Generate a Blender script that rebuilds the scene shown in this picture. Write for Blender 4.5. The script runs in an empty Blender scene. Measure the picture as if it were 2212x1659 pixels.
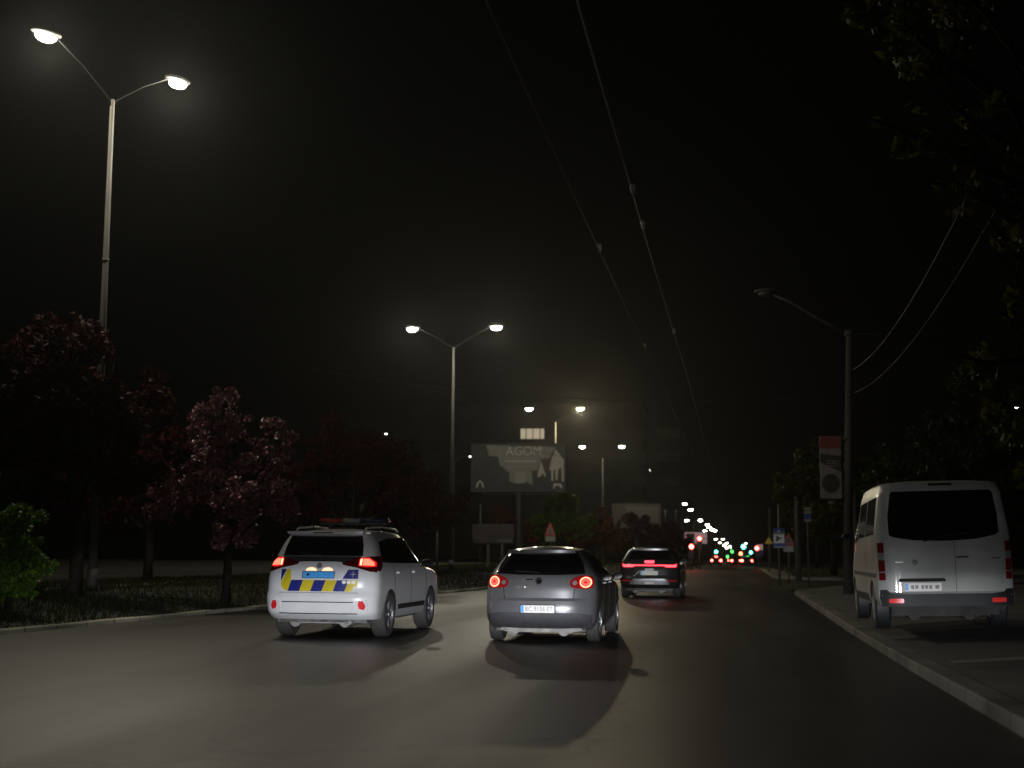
import bpy, bmesh, math, random
import numpy as np
from mathutils import Vector, Matrix
R = math.radians
random.seed(7)
RNG = np.random.default_rng(7)
sc = bpy.context.scene
COL = sc.collection

# ------------------------------------------------------------------ camera
F, W, H = 3000.0, 2212.0, 1659.0          # focal length in photo pixels (photo taken as 2212 wide)
VPX, VPY, ROLL = 1592.0, 1192.0, R(0.4)
CAMZ = 1.42
_y = Vector((VPX - W / 2, -(VPY - H / 2), -F)).normalized()
_s, _c = math.sin(ROLL), math.cos(ROLL)
_z = Vector((_s, _c, (_s * (VPX - W / 2) - _c * (VPY - H / 2)) / F)).normalized()
_x = _y.cross(_z).normalized()
ROT = Matrix((_x, _y, _z))                 # camera to world
cam_d = bpy.data.cameras.new("camera")
cam = bpy.data.objects.new("camera", cam_d)
COL.objects.link(cam)
cam_d.sensor_width = 36.0
cam_d.lens = F / W * 36.0
cam_d.clip_end = 5000
cam_d.clip_start = 0.05
cam.matrix_world = Matrix.Translation((0, 0, CAMZ)) @ ROT.to_4x4()
cam_d.dof.use_dof = True
cam_d.dof.focus_distance = 23.5
cam_d.dof.aperture_fstop = 1.25
sc.camera = cam

def at(px, py, d):
    v = ROT @ Vector(((px - W / 2) / F, -(py - H / 2) / F, -1.0))
    return Vector((0, 0, CAMZ)) + v * (d / v.y)

# ------------------------------------------------------------------ world, exposure
world = bpy.data.worlds.new("World")
sc.world = world
world.use_nodes = True
nt = world.node_tree
bg = nt.nodes['Background']
sky = nt.nodes.new('ShaderNodeTexSky')
sky.sky_type = 'NISHITA'; sky.sun_disc = False
sky.sun_elevation = R(-4); sky.sun_rotation = R(200)
hs = nt.nodes.new('ShaderNodeMixRGB'); hs.blend_type = 'MIX'
hs.inputs[0].default_value = 0.93
hs.inputs[2].default_value = (0.040, 0.042, 0.034, 1)
nt.links.new(sky.outputs[0], hs.inputs[1])
nt.links.new(hs.outputs[0], bg.inputs['Color'])
bg.inputs['Strength'].default_value = 0.008
sc.view_settings.view_transform = 'Standard'
sc.view_settings.look = 'None'
sc.view_settings.exposure = 0.0
sc.view_settings.gamma = 1.0
sc.view_settings.use_curve_mapping = False
try:
    sc.cycles.volume_bounces = 0
    sc.cycles.max_bounces = 6
    sc.cycles.sample_clamp_indirect = 4.0
except Exception:
    pass

def spot(name, loc, target, power, color, size, blend=0.6, rad=0.1, parent=None):
    l = bpy.data.lights.new(name, 'SPOT')
    l.energy = power; l.color = color; l.spot_size = R(size); l.spot_blend = blend
    l.shadow_soft_size = rad
    o = bpy.data.objects.new(name, l)
    COL.objects.link(o)
    o.location = loc
    d = Vector(target) - Vector(loc)
    o.rotation_euler = d.to_track_quat('-Z', 'Y').to_euler()
    if parent: 
        o.parent = parent
    return o

# head lamps of the car the picture is taken from (dipped beam: bright below the horizontal, little above it)
def head_lamp(x, az, power):
    l = bpy.data.lights.new("head_lamp_light", 'SPOT')
    l.energy = power; l.color = (0.93, 0.95, 1.0); l.spot_size = R(110); l.spot_blend = 0.3; l.shadow_soft_size = 0.05
    l.use_nodes = True
    t = l.node_tree; em = t.nodes['Emission']
    tc = t.nodes.new('ShaderNodeTexCoord'); sp_ = t.nodes.new('ShaderNodeSeparateXYZ')
    t.links.new(tc.outputs['Normal'], sp_.inputs[0])
    def math_(op, a, b_=None):
        n = t.nodes.new('ShaderNodeMath'); n.operation = op
        for k, v in enumerate((a, b_)):
            if v is None: continue
            if isinstance(v, (int, float)): n.inputs[k].default_value = v
            else: t.links.new(v, n.inputs[k])
        return n.outputs[0]
    az_ = math_('ABSOLUTE', sp_.outputs['Z'])
    el = math_('DIVIDE', sp_.outputs['Y'], az_)            # tangent of the elevation
    hx = math_('DIVIDE', sp_.outputs['X'], az_)
    mr = t.nodes.new('ShaderNodeMapRange'); mr.inputs['From Min'].default_value = -0.25; mr.inputs['From Max'].default_value = 0.25
    t.links.new(math_('MULTIPLY', el, HSIGN), mr.inputs[0])
    r = t.nodes.new('ShaderNodeValToRGB'); cr = r.color_ramp; cr.interpolation = 'LINEAR'
    pts = [(-0.25, .05), (-0.10, .09), (-0.035, .50), (-0.012, 1.0), (0.004, .88), (0.015, .60), (0.026, .20), (0.045, .09), (0.25, .02)]
    while len(cr.elements) < len(pts): cr.elements.new(0.5)
    for e, (a, v) in zip(cr.elements, pts): e.position = (a + 0.25) / 0.5
    for e, (a, v) in zip(cr.elements, pts): e.color = (v, v, v, 1)
    t.links.new(mr.outputs[0], r.inputs[0])
    g = math_('EXPONENT', math_('MULTIPLY', math_('MULTIPLY', hx, hx), -1 / 0.36 ** 2))
    t.links.new(math_('MULTIPLY', math_('MULTIPLY', r.outputs[0], g), 1.0), em.inputs['Strength'])
    o = link_light(l); o.location = (x, 1.55, 0.68)
    o.rotation_euler = (R(90), 0, R(az))
def link_light(l):
    o = bpy.data.objects.new("head_lamp_light", l); COL.objects.link(o); return o
HSIGN = 1.0
for sx in (-0.75, 0.55): head_lamp(sx, 8.0, 9000)

# ------------------------------------------------------------------ materials
def new_mat(name):
    m = bpy.data.materials.new(name); m.use_nodes = True
    return m, m.node_tree, m.node_tree.nodes['Principled BSDF']

def mat(name, col, rough=0.6, metal=0.0, coat=0.0, noise=0.12, scale=6.0, spec=0.5, bump=0.0, stretch=None):
    m, t, b = new_mat(name)
    tc = t.nodes.new('ShaderNodeTexCoord')
    n = t.nodes.new('ShaderNodeTexNoise'); n.inputs['Scale'].default_value = scale; n.inputs['Detail'].default_value = 5
    src = tc.outputs['Object']
    if stretch:
        mp = t.nodes.new('ShaderNodeMapping'); mp.inputs['Scale'].default_value = stretch
        t.links.new(src, mp.inputs[0]); src = mp.outputs[0]
    t.links.new(src, n.inputs['Vector'])
    r = t.nodes.new('ShaderNodeValToRGB')
    c0 = [max(0, c * (1 - noise)) for c in col]; c1 = [min(1, c * (1 + noise)) for c in col]
    r.color_ramp.elements[0].color = (*c0, 1); r.color_ramp.elements[0].position = 0.3
    r.color_ramp.elements[1].color = (*c1, 1); r.color_ramp.elements[1].position = 0.7
    t.links.new(n.outputs['Fac'], r.inputs[0]); t.links.new(r.outputs[0], b.inputs['Base Color'])
    b.inputs['Roughness'].default_value = rough
    b.inputs['Metallic'].default_value = metal
    b.inputs['Coat Weight'].default_value = coat
    b.inputs['Coat Roughness'].default_value = 0.05
    b.inputs['Specular IOR Level'].default_value = spec
    if bump:
        bp = t.nodes.new('ShaderNodeBump'); bp.inputs['Strength'].default_value = bump; bp.inputs['Distance'].default_value = 0.02
        t.links.new(n.outputs['Fac'], bp.inputs['Height']); t.links.new(bp.outputs[0], b.inputs['Normal'])
    return m

def emit(name, col, strength, base=(0.1, 0.02, 0.02)):
    m, t, b = new_mat(name)
    b.inputs['Base Color'].default_value = (*base, 1)
    b.inputs['Emission Color'].default_value = (*col, 1)
    b.inputs['Emission Strength'].default_value = strength
    b.inputs['Roughness'].default_value = 0.25
    return m

M = {}
M['white_paint'] = mat('white_paint', (0.72, 0.73, 0.74), 0.28, coat=0.9, noise=0.05, scale=3)
M['van_paint'] = mat('van_paint', (0.38, 0.385, 0.365), 0.42, coat=0.25, noise=0.20, scale=1.6)
M['grey_paint'] = mat('grey_paint', (0.17, 0.17, 0.178), 0.30, metal=0.35, coat=1.0, noise=0.06, scale=3)
M['dark_paint'] = mat('dark_paint', (0.035, 0.030, 0.032), 0.28, metal=0.2, coat=0.8, noise=0.1, scale=3)
M['black_plastic'] = mat('black_plastic', (0.022, 0.022, 0.024), 0.55, noise=0.2, scale=14)
M['grey_plastic'] = mat('grey_plastic', (0.055, 0.055, 0.06), 0.6, noise=0.15, scale=10)
M['under'] = mat('under_metal', (0.12, 0.115, 0.11), 0.7, noise=0.5, scale=9, bump=0.3)
M['under_pale'] = mat('under_pale', (0.33, 0.32, 0.30), 0.6, noise=0.4, scale=7, bump=0.3)
M['tinted_glass'] = mat('tinted_glass', (0.006, 0.006, 0.007), 0.06, noise=0.1, spec=0.6)
M['rubber'] = mat('tyre_rubber', (0.06, 0.058, 0.056), 0.8, noise=0.25, scale=20)
M['rim'] = mat('rim_alloy', (0.35, 0.35, 0.37), 0.35, metal=0.8, noise=0.2, scale=12)
M['silver'] = mat('silver_trim', (0.45, 0.46, 0.48), 0.3, metal=0.6, noise=0.1)
M['chrome'] = mat('chrome', (0.8, 0.8, 0.82), 0.12, metal=1.0, noise=0.03)
M['seam'] = mat('seam_gap', (0.012, 0.012, 0.012), 0.8)
M['police_yellow'] = mat('police_yellow', (0.62, 0.50, 0.02), 0.4, noise=0.08, scale=12)
M['police_blue'] = mat('police_blue', (0.012, 0.018, 0.20), 0.4, noise=0.12, scale=12)
M['plate_blue'] = mat('plate_blue', (0.07, 0.42, 1.0), 0.4, noise=0.08, scale=9)
M['plate_white'] = mat('plate_white', (0.9, 0.88, 0.86), 0.4, noise=0.04, scale=20)
M['plate_ink'] = mat('plate_ink', (0.05, 0.05, 0.05), 0.5)
M['pale_ink'] = mat('pale_ink', (0.30, 0.29, 0.28), 0.5)
M['red_lens_off'] = mat('red_lens_off', (0.32, 0.012, 0.015), 0.15, noise=0.2, scale=20, coat=0.6)
M['red_reflector'] = mat('red_reflector', (0.75, 0.02, 0.03), 0.25, noise=0.1, scale=30, coat=0.5)
M['van_lamp'] = mat('van_tail_lamp', (0.15, 0.008, 0.008), 0.15, noise=0.2, scale=20, coat=0.6)
M['red_dark'] = mat('red_dark_lens', (0.08, 0.004, 0.006), 0.15, noise=0.1, coat=0.6)
M['brake'] = emit('brake_light_lit', (1.0, 0.085, 0.05), 4.5)
M['brake_soft'] = emit('brake_light_soft', (1.0, 0.07, 0.055), 2.6)
M['brake_core'] = emit('brake_light_core', (1.0, 0.28, 0.14), 5.5)
M['brake_rim'] = emit('brake_light_rim', (1.0, 0.01, 0.01), 0.75)
M['tail_far'] = emit('far_tail_light', (1.0, 0.07, 0.05), 42)
M['bar_red'] = emit('light_bar_red', (1.0, 0.06, 0.09), 3.6)
M['plate_lamp'] = emit('plate_lamp', (1.0, 0.62, 0.36), 1.3, (0.6, 0.5, 0.4))
M['bar_lens_red'] = mat('bar_lens_red', (0.26, 0.03, 0.02), 0.25, noise=0.1, coat=0.5)
M['bar_lens_blue'] = mat('bar_lens_blue', (0.025, 0.03, 0.075), 0.25, noise=0.1, coat=0.5)
M['bar_lens_clear'] = mat('bar_lens_clear', (0.22, 0.22, 0.19), 0.2, noise=0.1, coat=0.5)
M['lamp_white'] = emit('lamp_white', (1.0, 0.97, 0.82), 55, (0.9, 0.9, 0.9))
M['lamp_warm'] = emit('lamp_warm', (1.0, 0.80, 0.34), 14, (0.9, 0.9, 0.9))
M['lamp_near'] = emit('lamp_near', (1.0, 0.98, 0.80), 60, (0.9, 0.9, 0.9))
M['lamp_far'] = emit('lamp_far', (1.0, 0.96, 0.78), 60, (0.9, 0.9, 0.9))
M['lamp_dim'] = emit('lamp_dim', (1.0, 0.93, 0.74), 16, (0.9, 0.9, 0.9))
M['lamp_tiny'] = emit('lamp_tiny', (0.95, 0.95, 1.0), 9, (0.9, 0.9, 0.9))
M['tl_red'] = emit('signal_red', (1.0, 0.06, 0.045), 30)
M['tl_green'] = emit('signal_green', (0.12, 1.0, 0.78), 12, (0.02, 0.1, 0.08))
M['tl_deep'] = emit('signal_deep_green', (0.08, 0.8, 0.14), 3.2, (0.02, 0.1, 0.03))
M['tl_orange'] = emit('signal_orange', (1.0, 0.2, 0.07), 10)
M['window_lit'] = emit('window_lit', (0.85, 0.72, 0.50), 0.42, (0.4, 0.35, 0.3))
M['pole'] = mat('pole_concrete', (0.05, 0.046, 0.038), 0.8, noise=0.25, scale=4, bump=0.3, stretch=(1, 1, 0.3))
M['pole_metal'] = mat('pole_metal', (0.06, 0.06, 0.055), 0.6, metal=0.3, noise=0.25, scale=5)
M['arm_metal'] = mat('arm_metal', (0.005, 0.005, 0.005), 0.8, noise=0.2, spec=0.05)
M['lamp_case'] = mat('lamp_case', (0.04, 0.04, 0.04), 0.5, noise=0.1)
M['wire'] = mat('wire', (0.03, 0.027, 0.024), 0.5, metal=0.4, noise=0.2)
M['clamp'] = mat('clamp', (0.75, 0.75, 0.72), 0.3, metal=0.6, noise=0.1)
M['sign_red'] = mat('sign_red', (0.55, 0.07, 0.06), 0.5, noise=0.12, scale=8)
M['sign_white'] = mat('sign_white', (0.95, 0.95, 1.0), 0.5, noise=0.1, scale=8)
M['sign_inner'] = mat('sign_inner', (0.16, 0.14, 0.12), 0.5, noise=0.2, scale=8)
M['sign_blue'] = mat('sign_blue', (0.02, 0.06, 0.34), 0.5, noise=0.12, scale=8)
M['sign_yellow'] = mat('sign_yellow', (0.85, 0.62, 0.05), 0.5, noise=0.1, scale=8)
M['sign_camera'] = mat('sign_camera', (0.05, 0.05, 0.06), 0.5)
M['board_dark'] = mat('board_dark', (0.016, 0.013, 0.012), 0.5, noise=0.4, scale=1.3)
M['board_grey'] = mat('board_grey', (0.24, 0.235, 0.20), 0.5, noise=0.12, scale=1.5)
M['board_grey2'] = mat('board_grey2', (0.33, 0.32, 0.28), 0.5, noise=0.1, scale=1.5)
M['board_pale'] = mat('board_pale', (0.50, 0.47, 0.38), 0.5, noise=0.15, scale=2)
M['board_ink'] = mat('board_ink', (0.60, 0.56, 0.51), 0.5, noise=0.1)
M['board_dim'] = mat('board_dim', (0.05, 0.05, 0.045), 0.5, noise=0.2)
M['board_pink'] = emit('board_pink', (0.62, 0.36, 0.38), 0.26, (0.4, 0.3, 0.3))
M['board_brown'] = mat('board_brown', (0.022, 0.016, 0.014), 0.5, noise=0.4, scale=1.0)
M['banner_red'] = mat('banner_red', (0.16, 0.03, 0.025), 0.6, noise=0.2, scale=3)
M['banner_pale'] = mat('banner_pale', (0.17, 0.145, 0.135), 0.6, noise=0.2, scale=3)
M['banner_dark'] = mat('banner_dark', (0.03, 0.022, 0.02), 0.6, noise=0.3, scale=5)
M['wall'] = mat('block_wall', (0.016, 0.015, 0.014), 1.0, spec=0.0, noise=0.2, scale=0.5)
M['dark_window'] = mat('dark_window', (0.012, 0.012, 0.012), 0.5, spec=0.1)
M['bark'] = mat('bark', (0.012, 0.010, 0.008), 0.95, spec=0.1, noise=0.4, scale=9, bump=0.6)
M['bark_pale'] = mat('bark_pale', (0.03, 0.027, 0.023), 0.95, spec=0.1, noise=0.3, scale=7, bump=0.5)

def joints(m, step=1.0):
    t = m.node_tree; b = t.nodes['Principled BSDF']
    src = b.inputs['Base Color'].links[0].from_socket
    tc = t.nodes.new('ShaderNodeTexCoord'); sp_ = t.nodes.new('ShaderNodeSeparateXYZ'); t.links.new(tc.outputs['Object'], sp_.inputs[0])
    def mm(op, a, v=None):
        n = t.nodes.new('ShaderNodeMath'); n.operation = op; t.links.new(a, n.inputs[0])
        if v is not None: n.inputs[1].default_value = v
        return n.outputs[0]
    fr = mm('LESS_THAN', mm('FRACT', mm('DIVIDE', sp_.outputs['Y'], step)), 0.035)
    wn = t.nodes.new('ShaderNodeTexWhiteNoise'); wn.noise_dimensions = '1D'
    t.links.new(mm('FLOOR', mm('DIVIDE', sp_.outputs['Y'], step)), wn.inputs['W'])
    k = mm('ADD', mm('MULTIPLY', wn.outputs['Value'], 0.45), 0.75)
    hs_ = t.nodes.new('ShaderNodeMixRGB'); hs_.blend_type = 'MULTIPLY'; hs_.inputs[0].default_value = 1
    cc = t.nodes.new('ShaderNodeCombineColor')
    for i in range(3): t.links.new(k, cc.inputs[i])
    t.links.new(src, hs_.inputs[1]); t.links.new(cc.outputs[0], hs_.inputs[2])
    mx = t.nodes.new('ShaderNodeMixRGB'); mx.inputs[2].default_value = (0.05, 0.045, 0.038, 1)
    t.links.new(fr, mx.inputs[0]); t.links.new(hs_.outputs[0], mx.inputs[1]); t.links.new(mx.outputs[0], b.inputs['Base Color'])

def leaf_mat(name, a, b_, trans=0.25, rough=0.5, spec=0.25):
    m, t, b = new_mat(name)
    g = t.nodes.new('ShaderNodeNewGeometry')
    r = t.nodes.new('ShaderNodeValToRGB')
    r.color_ramp.elements[0].color = (*a, 1); r.color_ramp.elements[1].color = (*b_, 1)
    t.links.new(g.outputs['Random Per Island'], r.inputs[0])
    t.links.new(r.outputs[0], b.inputs['Base Color'])
    b.inputs['Roughness'].default_value = rough
    b.inputs['Specular IOR Level'].default_value = spec
    tr = t.nodes.new('ShaderNodeBsdfTranslucent')
    t.links.new(r.outputs[0], tr.inputs[0])
    mx = t.nodes.new('ShaderNodeMixShader'); mx.inputs[0].default_value = trans
    t.links.new(b.outputs[0], mx.inputs[1]); t.links.new(tr.outputs[0], mx.inputs[2])
    t.links.new(mx.outputs[0], t.nodes['Material Output'].inputs[0])
    return m
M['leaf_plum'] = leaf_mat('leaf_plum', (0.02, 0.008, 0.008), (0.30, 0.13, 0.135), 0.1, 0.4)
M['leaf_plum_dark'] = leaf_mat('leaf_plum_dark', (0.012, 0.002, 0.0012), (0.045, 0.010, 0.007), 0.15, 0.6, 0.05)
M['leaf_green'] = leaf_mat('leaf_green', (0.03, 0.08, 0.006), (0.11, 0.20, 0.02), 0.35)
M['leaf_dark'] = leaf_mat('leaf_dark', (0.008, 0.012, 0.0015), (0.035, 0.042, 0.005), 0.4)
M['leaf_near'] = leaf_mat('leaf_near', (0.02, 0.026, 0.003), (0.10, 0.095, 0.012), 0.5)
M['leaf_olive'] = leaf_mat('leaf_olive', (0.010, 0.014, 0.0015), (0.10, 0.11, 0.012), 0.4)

def asphalt(name, base, rough, patch=0.5, sx=1.0, sy=0.07, tint=(1, 0.97, 0.92), cracks=False):
    m, t, b = new_mat(name)
    tc = t.nodes.new('ShaderNodeTexCoord')
    def noise(scale, detail=4, vec=None, sc_=None):
        n = t.nodes.new('ShaderNodeTexNoise'); n.inputs['Scale'].default_value = scale; n.inputs['Detail'].default_value = detail
        src = tc.outputs['Object']
        if sc_:
            mp = t.nodes.new('ShaderNodeMapping'); mp.inputs['Scale'].default_value = sc_
            t.links.new(src, mp.inputs[0]); src = mp.outputs[0]
        t.links.new(src, n.inputs['Vector']); return n
    fine = noise(55, 6)
    big = noise(0.55, 3, sc_=(sx, sy, 1))
    mid = noise(0.5, 5)
    def mul(a, bnode, k0, k1):
        mr = t.nodes.new('ShaderNodeMapRange')
        mr.inputs['From Min'].default_value = 0.3; mr.inputs['From Max'].default_value = 0.7
        mr.inputs['To Min'].default_value = k0; mr.inputs['To Max'].default_value = k1
        t.links.new(bnode.outputs['Fac'], mr.inputs[0])
        mm = t.nodes.new('ShaderNodeMath'); mm.operation = 'MULTIPLY'
        if isinstance(a, float): mm.inputs[0].default_value = a
        else: t.links.new(a, mm.inputs[0])
        t.links.new(mr.outputs[0], mm.inputs[1]); return mm.outputs[0]
    v = mul(base, fine, 0.65, 1.35)
    v = mul(v, big, 1 - patch * 0.6, 1 + patch * 0.6)
    v = mul(v, mid, 0.85, 1.15)
    if cracks:
        wob = noise(1.1, 6)
        ad = t.nodes.new('ShaderNodeVectorMath'); ad.operation = 'MULTIPLY_ADD'
        t.links.new(wob.outputs['Color'], ad.inputs[0]); ad.inputs[1].default_value = (1.3, 1.3, 0); t.links.new(tc.outputs['Object'], ad.inputs[2])
        for sc_, th_, dk in ((0.16, 0.0035, 0.45), (0.055, 0.0016, 0.4)):
            vo = t.nodes.new('ShaderNodeTexVoronoi'); vo.feature = 'DISTANCE_TO_EDGE'; vo.inputs['Scale'].default_value = sc_
            t.links.new(ad.outputs[0], vo.inputs['Vector'])
            mr = t.nodes.new('ShaderNodeMapRange'); mr.inputs['From Min'].default_value = th_ * 0.4; mr.inputs['From Max'].default_value = th_ * 1.6
            mr.inputs['To Min'].default_value = dk; mr.inputs['To Max'].default_value = 1
            t.links.new(vo.outputs['Distance'], mr.inputs[0])
            m2 = t.nodes.new('ShaderNodeMath'); m2.operation = 'MULTIPLY'; t.links.new(v, m2.inputs[0]); t.links.new(mr.outputs[0], m2.inputs[1]); v = m2.outputs[0]
        vc = t.nodes.new('ShaderNodeTexVoronoi'); vc.inputs['Scale'].default_value = 0.09; t.links.new(ad.outputs[0], vc.inputs['Vector'])
        sx_ = t.nodes.new('ShaderNodeSeparateColor'); t.links.new(vc.outputs['Color'], sx_.inputs[0])
        mr = t.nodes.new('ShaderNodeMapRange'); mr.inputs['To Min'].default_value = 0.84; mr.inputs['To Max'].default_value = 1.14; t.links.new(sx_.outputs[0], mr.inputs[0])
        m2 = t.nodes.new('ShaderNodeMath'); m2.operation = 'MULTIPLY'; t.links.new(v, m2.inputs[0]); t.links.new(mr.outputs[0], m2.inputs[1]); v = m2.outputs[0]
    cc = t.nodes.new('ShaderNodeCombineColor')
    for i in range(3):
        mm = t.nodes.new('ShaderNodeMath'); mm.operation = 'MULTIPLY'; mm.inputs[1].default_value = tint[i]
        t.links.new(v, mm.inputs[0]); t.links.new(mm.outputs[0], cc.inputs[i])
    t.links.new(cc.outputs[0], b.inputs['Base Color'])
    rr = t.nodes.new('ShaderNodeMapRange')
    rr.inputs['From Min'].default_value = 0.3; rr.inputs['From Max'].default_value = 0.7
    rr.inputs['To Min'].default_value = rough - 0.08; rr.inputs['To Max'].default_value = rough + 0.12
    t.links.new(big.outputs['Fac'], rr.inputs[0]); t.links.new(rr.outputs[0], b.inputs['Roughness'])
    bp = t.nodes.new('ShaderNodeBump'); bp.inputs['Strength'].default_value = 0.15 if cracks else 0.35; bp.inputs['Distance'].default_value = 0.005
    t.links.new(fine.outputs['Fac'], bp.inputs['Height']); t.links.new(bp.outputs[0], b.inputs['Normal'])
    return m
M['asphalt'] = asphalt('asphalt', 0.045, 0.48, 0.6, tint=(1, 0.86, 0.74), cracks=True)
M['asphalt'].node_tree.nodes['Principled BSDF'].inputs['Specular IOR Level'].default_value = 0.26
M['parking'] = asphalt('parking_asphalt', 0.085, 0.8, 0.5, 0.7, 0.7, (1, 0.93, 0.84))
M['kerb'] = asphalt('kerb_stone', 0.15, 0.85, 0.9, 0.9, 0.9, (1, 0.93, 0.80)); joints(M['kerb'])
M['kerb_left'] = asphalt('kerb_stone_left', 0.36, 0.85, 0.9, 0.9, 0.9, (1, 0.95, 0.72)); joints(M['kerb_left'])
M['pavement'] = asphalt('pavement', 0.10, 0.8, 0.5, 0.6, 0.6, (1, 0.96, 0.88))
M['soil'] = asphalt('verge_soil', 0.014, 0.95, 0.9, 0.8, 0.5, (0.95, 1.0, 0.62))
M['grass'] = leaf_mat('grass_blades', (0.010, 0.013, 0.002), (0.032, 0.034, 0.007), 0.3, 0.8)

# ------------------------------------------------------------------ object helpers
def link(o): COL.objects.link(o); return o

def mesh_obj(name, verts, faces, m, parent=None, smooth=False, loc=None):
    me = bpy.data.meshes.new(name)
    me.from_pydata([tuple(v) for v in verts], [], faces)
    me.validate(); me.update()
    if m is not None:
        me.materials.append(M[m] if isinstance(m, str) else m)
    if smooth:
        me.polygons.foreach_set('use_smooth', [True] * len(me.polygons))
    o = link(bpy.data.objects.new(name, me))
    if parent: o.parent = parent
    if loc: o.location = loc
    return o

def bm_obj(name, bm, m, parent=None, smooth=False):
    me = bpy.data.meshes.new(name)
    bm.normal_update(); bm.to_mesh(me); bm.free()
    me.materials.append(M[m] if isinstance(m, str) else m)
    if smooth: me.polygons.foreach_set('use_smooth', [True] * len(me.polygons))
    o = link(bpy.data.objects.new(name, me))
    if parent: o.parent = parent
    return o

def thing(name, label, cat, loc=(0, 0, 0), rz=0, group=None):
    o = link(bpy.data.objects.new(name, None))
    o.empty_display_size = 0.3
    o.location = loc; o.rotation_euler = (0, 0, rz)
    o['label'] = label; o['category'] = cat
    if group: o['group'] = group
    return o

def tag(o, label, cat, group=None):
    o['label'] = label; o['category'] = cat
    if group: o['group'] = group
    return o

def box(bm, c, s, rot=None):
    r = bmesh.ops.create_cube(bm, size=1.0)
    mt = Matrix.Translation(c) @ (rot.to_4x4() if rot else Matrix()) @ Matrix.Diagonal((*s, 1))
    bmesh.ops.transform(bm, matrix=mt, verts=r['verts'])
    return r['verts']

def bevel(bm, w=0.01, seg=2):
    bmesh.ops.bevel(bm, geom=bm.edges[:] , offset=w, segments=seg, affect='EDGES', clamp_overlap=True)

def tube(bm, pts, rads, n=8, cap=True):
    rings = []
    for i, p in enumerate(pts):
        p = Vector(p)
        a = Vector(pts[max(i - 1, 0)]); b = Vector(pts[min(i + 1, len(pts) - 1)])
        d = (b - a).normalized()
        q = d.to_track_quat('Z', 'Y')
        r = rads[i] if hasattr(rads, '__len__') else rads
        rings.append([bm.verts.new(p + q @ Vector((r * math.cos(2 * math.pi * k / n), r * math.sin(2 * math.pi * k / n), 0))) for k in range(n)])
    for a, b in zip(rings, rings[1:]):
        for k in range(n):
            bm.faces.new((a[k], a[(k + 1) % n], b[(k + 1) % n], b[k]))
    if cap:
        bm.faces.new(rings[0][::-1]); bm.faces.new(rings[-1])

def lathe_x(bm, prof, n=32, cx=0.0, cy=0.0, cz=0.0):
    """profile of (x, radius) turned about the x axis, closed loop"""
    rings = []
    for (x, r) in prof:
        rings.append([bm.verts.new((cx + x, cy + r * math.cos(2 * math.pi * k / n), cz + r * math.sin(2 * math.pi * k / n))) for k in range(n)])
    m = len(rings)
    for i in range(m):
        a, b = rings[i], rings[(i + 1) % m]
        for k in range(n):
            bm.faces.new((a[k], a[(k + 1) % n], b[(k + 1) % n], b[k]))

def sheet(poly, grid=0.06):
    """fills a 2-d outline with small faces; returns points and faces"""
    bm = bmesh.new()
    vs = [bm.verts.new((p[0], p[1], 0)) for p in poly]
    f = bm.faces.new(vs)
    xs = [p[0] for p in poly]; ys = [p[1] for p in poly]
    for ax, lo, hi in ((0, min(xs), max(xs)), (1, min(ys), max(ys))):
        k = math.floor(lo / grid) + 1
        while k * grid < hi - 1e-4:
            co = [0, 0, 0]; no = [0, 0, 0]; co[ax] = k * grid; no[ax] = 1
            bmesh.ops.bisect_plane(bm, geom=bm.verts[:] + bm.edges[:] + bm.faces[:], dist=1e-5, plane_co=co, plane_no=no)
            k += 1
    return bm

def panel(name, poly, fmap, m, parent, off=0.006, th=0.012, grid=0.06, smooth=True):
    bm = sheet(poly, grid)
    front = {v: (v.co.x, v.co.y) for v in bm.verts}
    bound = [e for e in bm.edges if len(e.link_faces) == 1]
    out = bmesh.new()
    A = {}; B = {}
    for v, (u, w_) in front.items():
        A[v] = out.verts.new(fmap(u, w_, off)); B[v] = out.verts.new(fmap(u, w_, off - th))
    for f in bm.faces:
        out.faces.new([A[v] for v in f.verts]); out.faces.new([B[v] for v in reversed(f.verts[:])])
    for e in bound:
        a, b = e.verts
        out.faces.new((A[a], A[b], B[b], B[a]))
    bmesh.ops.recalc_face_normals(out, faces=out.faces[:])
    bm.free()
    o = bm_obj(name, out, m, parent)
    me = o.data
    me.polygons.foreach_set('use_smooth', [smooth] * len(me.polygons))
    if smooth:
        try: me.set_sharp_from_angle(angle=R(40))
        except Exception: pass
    return o

def flat_map(origin, ux=Vector((1, 0, 0)), uz=Vector((0, 0, 1)), n=Vector((0, -1, 0))):
    o = Vector(origin)
    return lambda u, v, off: o + ux * u + uz * v + n * off

def text_mesh(s, size):
    cu = bpy.data.curves.new('lettering', 'FONT'); cu.body = s; cu.size = size
    cu.align_x = 'CENTER'; cu.align_y = 'CENTER'; cu.extrude = 0.002; cu.resolution_u = 3
    o = link(bpy.data.objects.new('lettering', cu))
    dg = bpy.context.evaluated_depsgraph_get(); dg.update()
    me = bpy.data.meshes.new_from_object(o.evaluated_get(dg))
    bpy.data.objects.remove(o)
    return me

def text_on(name, s, size, fmap, m, parent, off=0.01, sx=1.0, u0=0, v0=0):
    me = text_mesh(s, size)
    for v in me.vertices:
        v.co = fmap(u0 + v.co.x * sx, v0 + v.co.y, off + v.co.z)
    me.materials.clear(); me.materials.append(M[m])
    o = link(bpy.data.objects.new(name, me)); o.parent = parent
    return o

def rrect(x0, z0, x1, z1, r=0.03, n=4):
    pts = []
    for cx, cz, a0 in ((x1 - r, z1 - r, 0), (x0 + r, z1 - r, 90), (x0 + r, z0 + r, 180), (x1 - r, z0 + r, 270)):
        for k in range(n + 1):
            a = R(a0 + 90 * k / n)
            pts.append((cx + r * math.cos(a), cz + r * math.sin(a)))
    return pts

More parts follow.
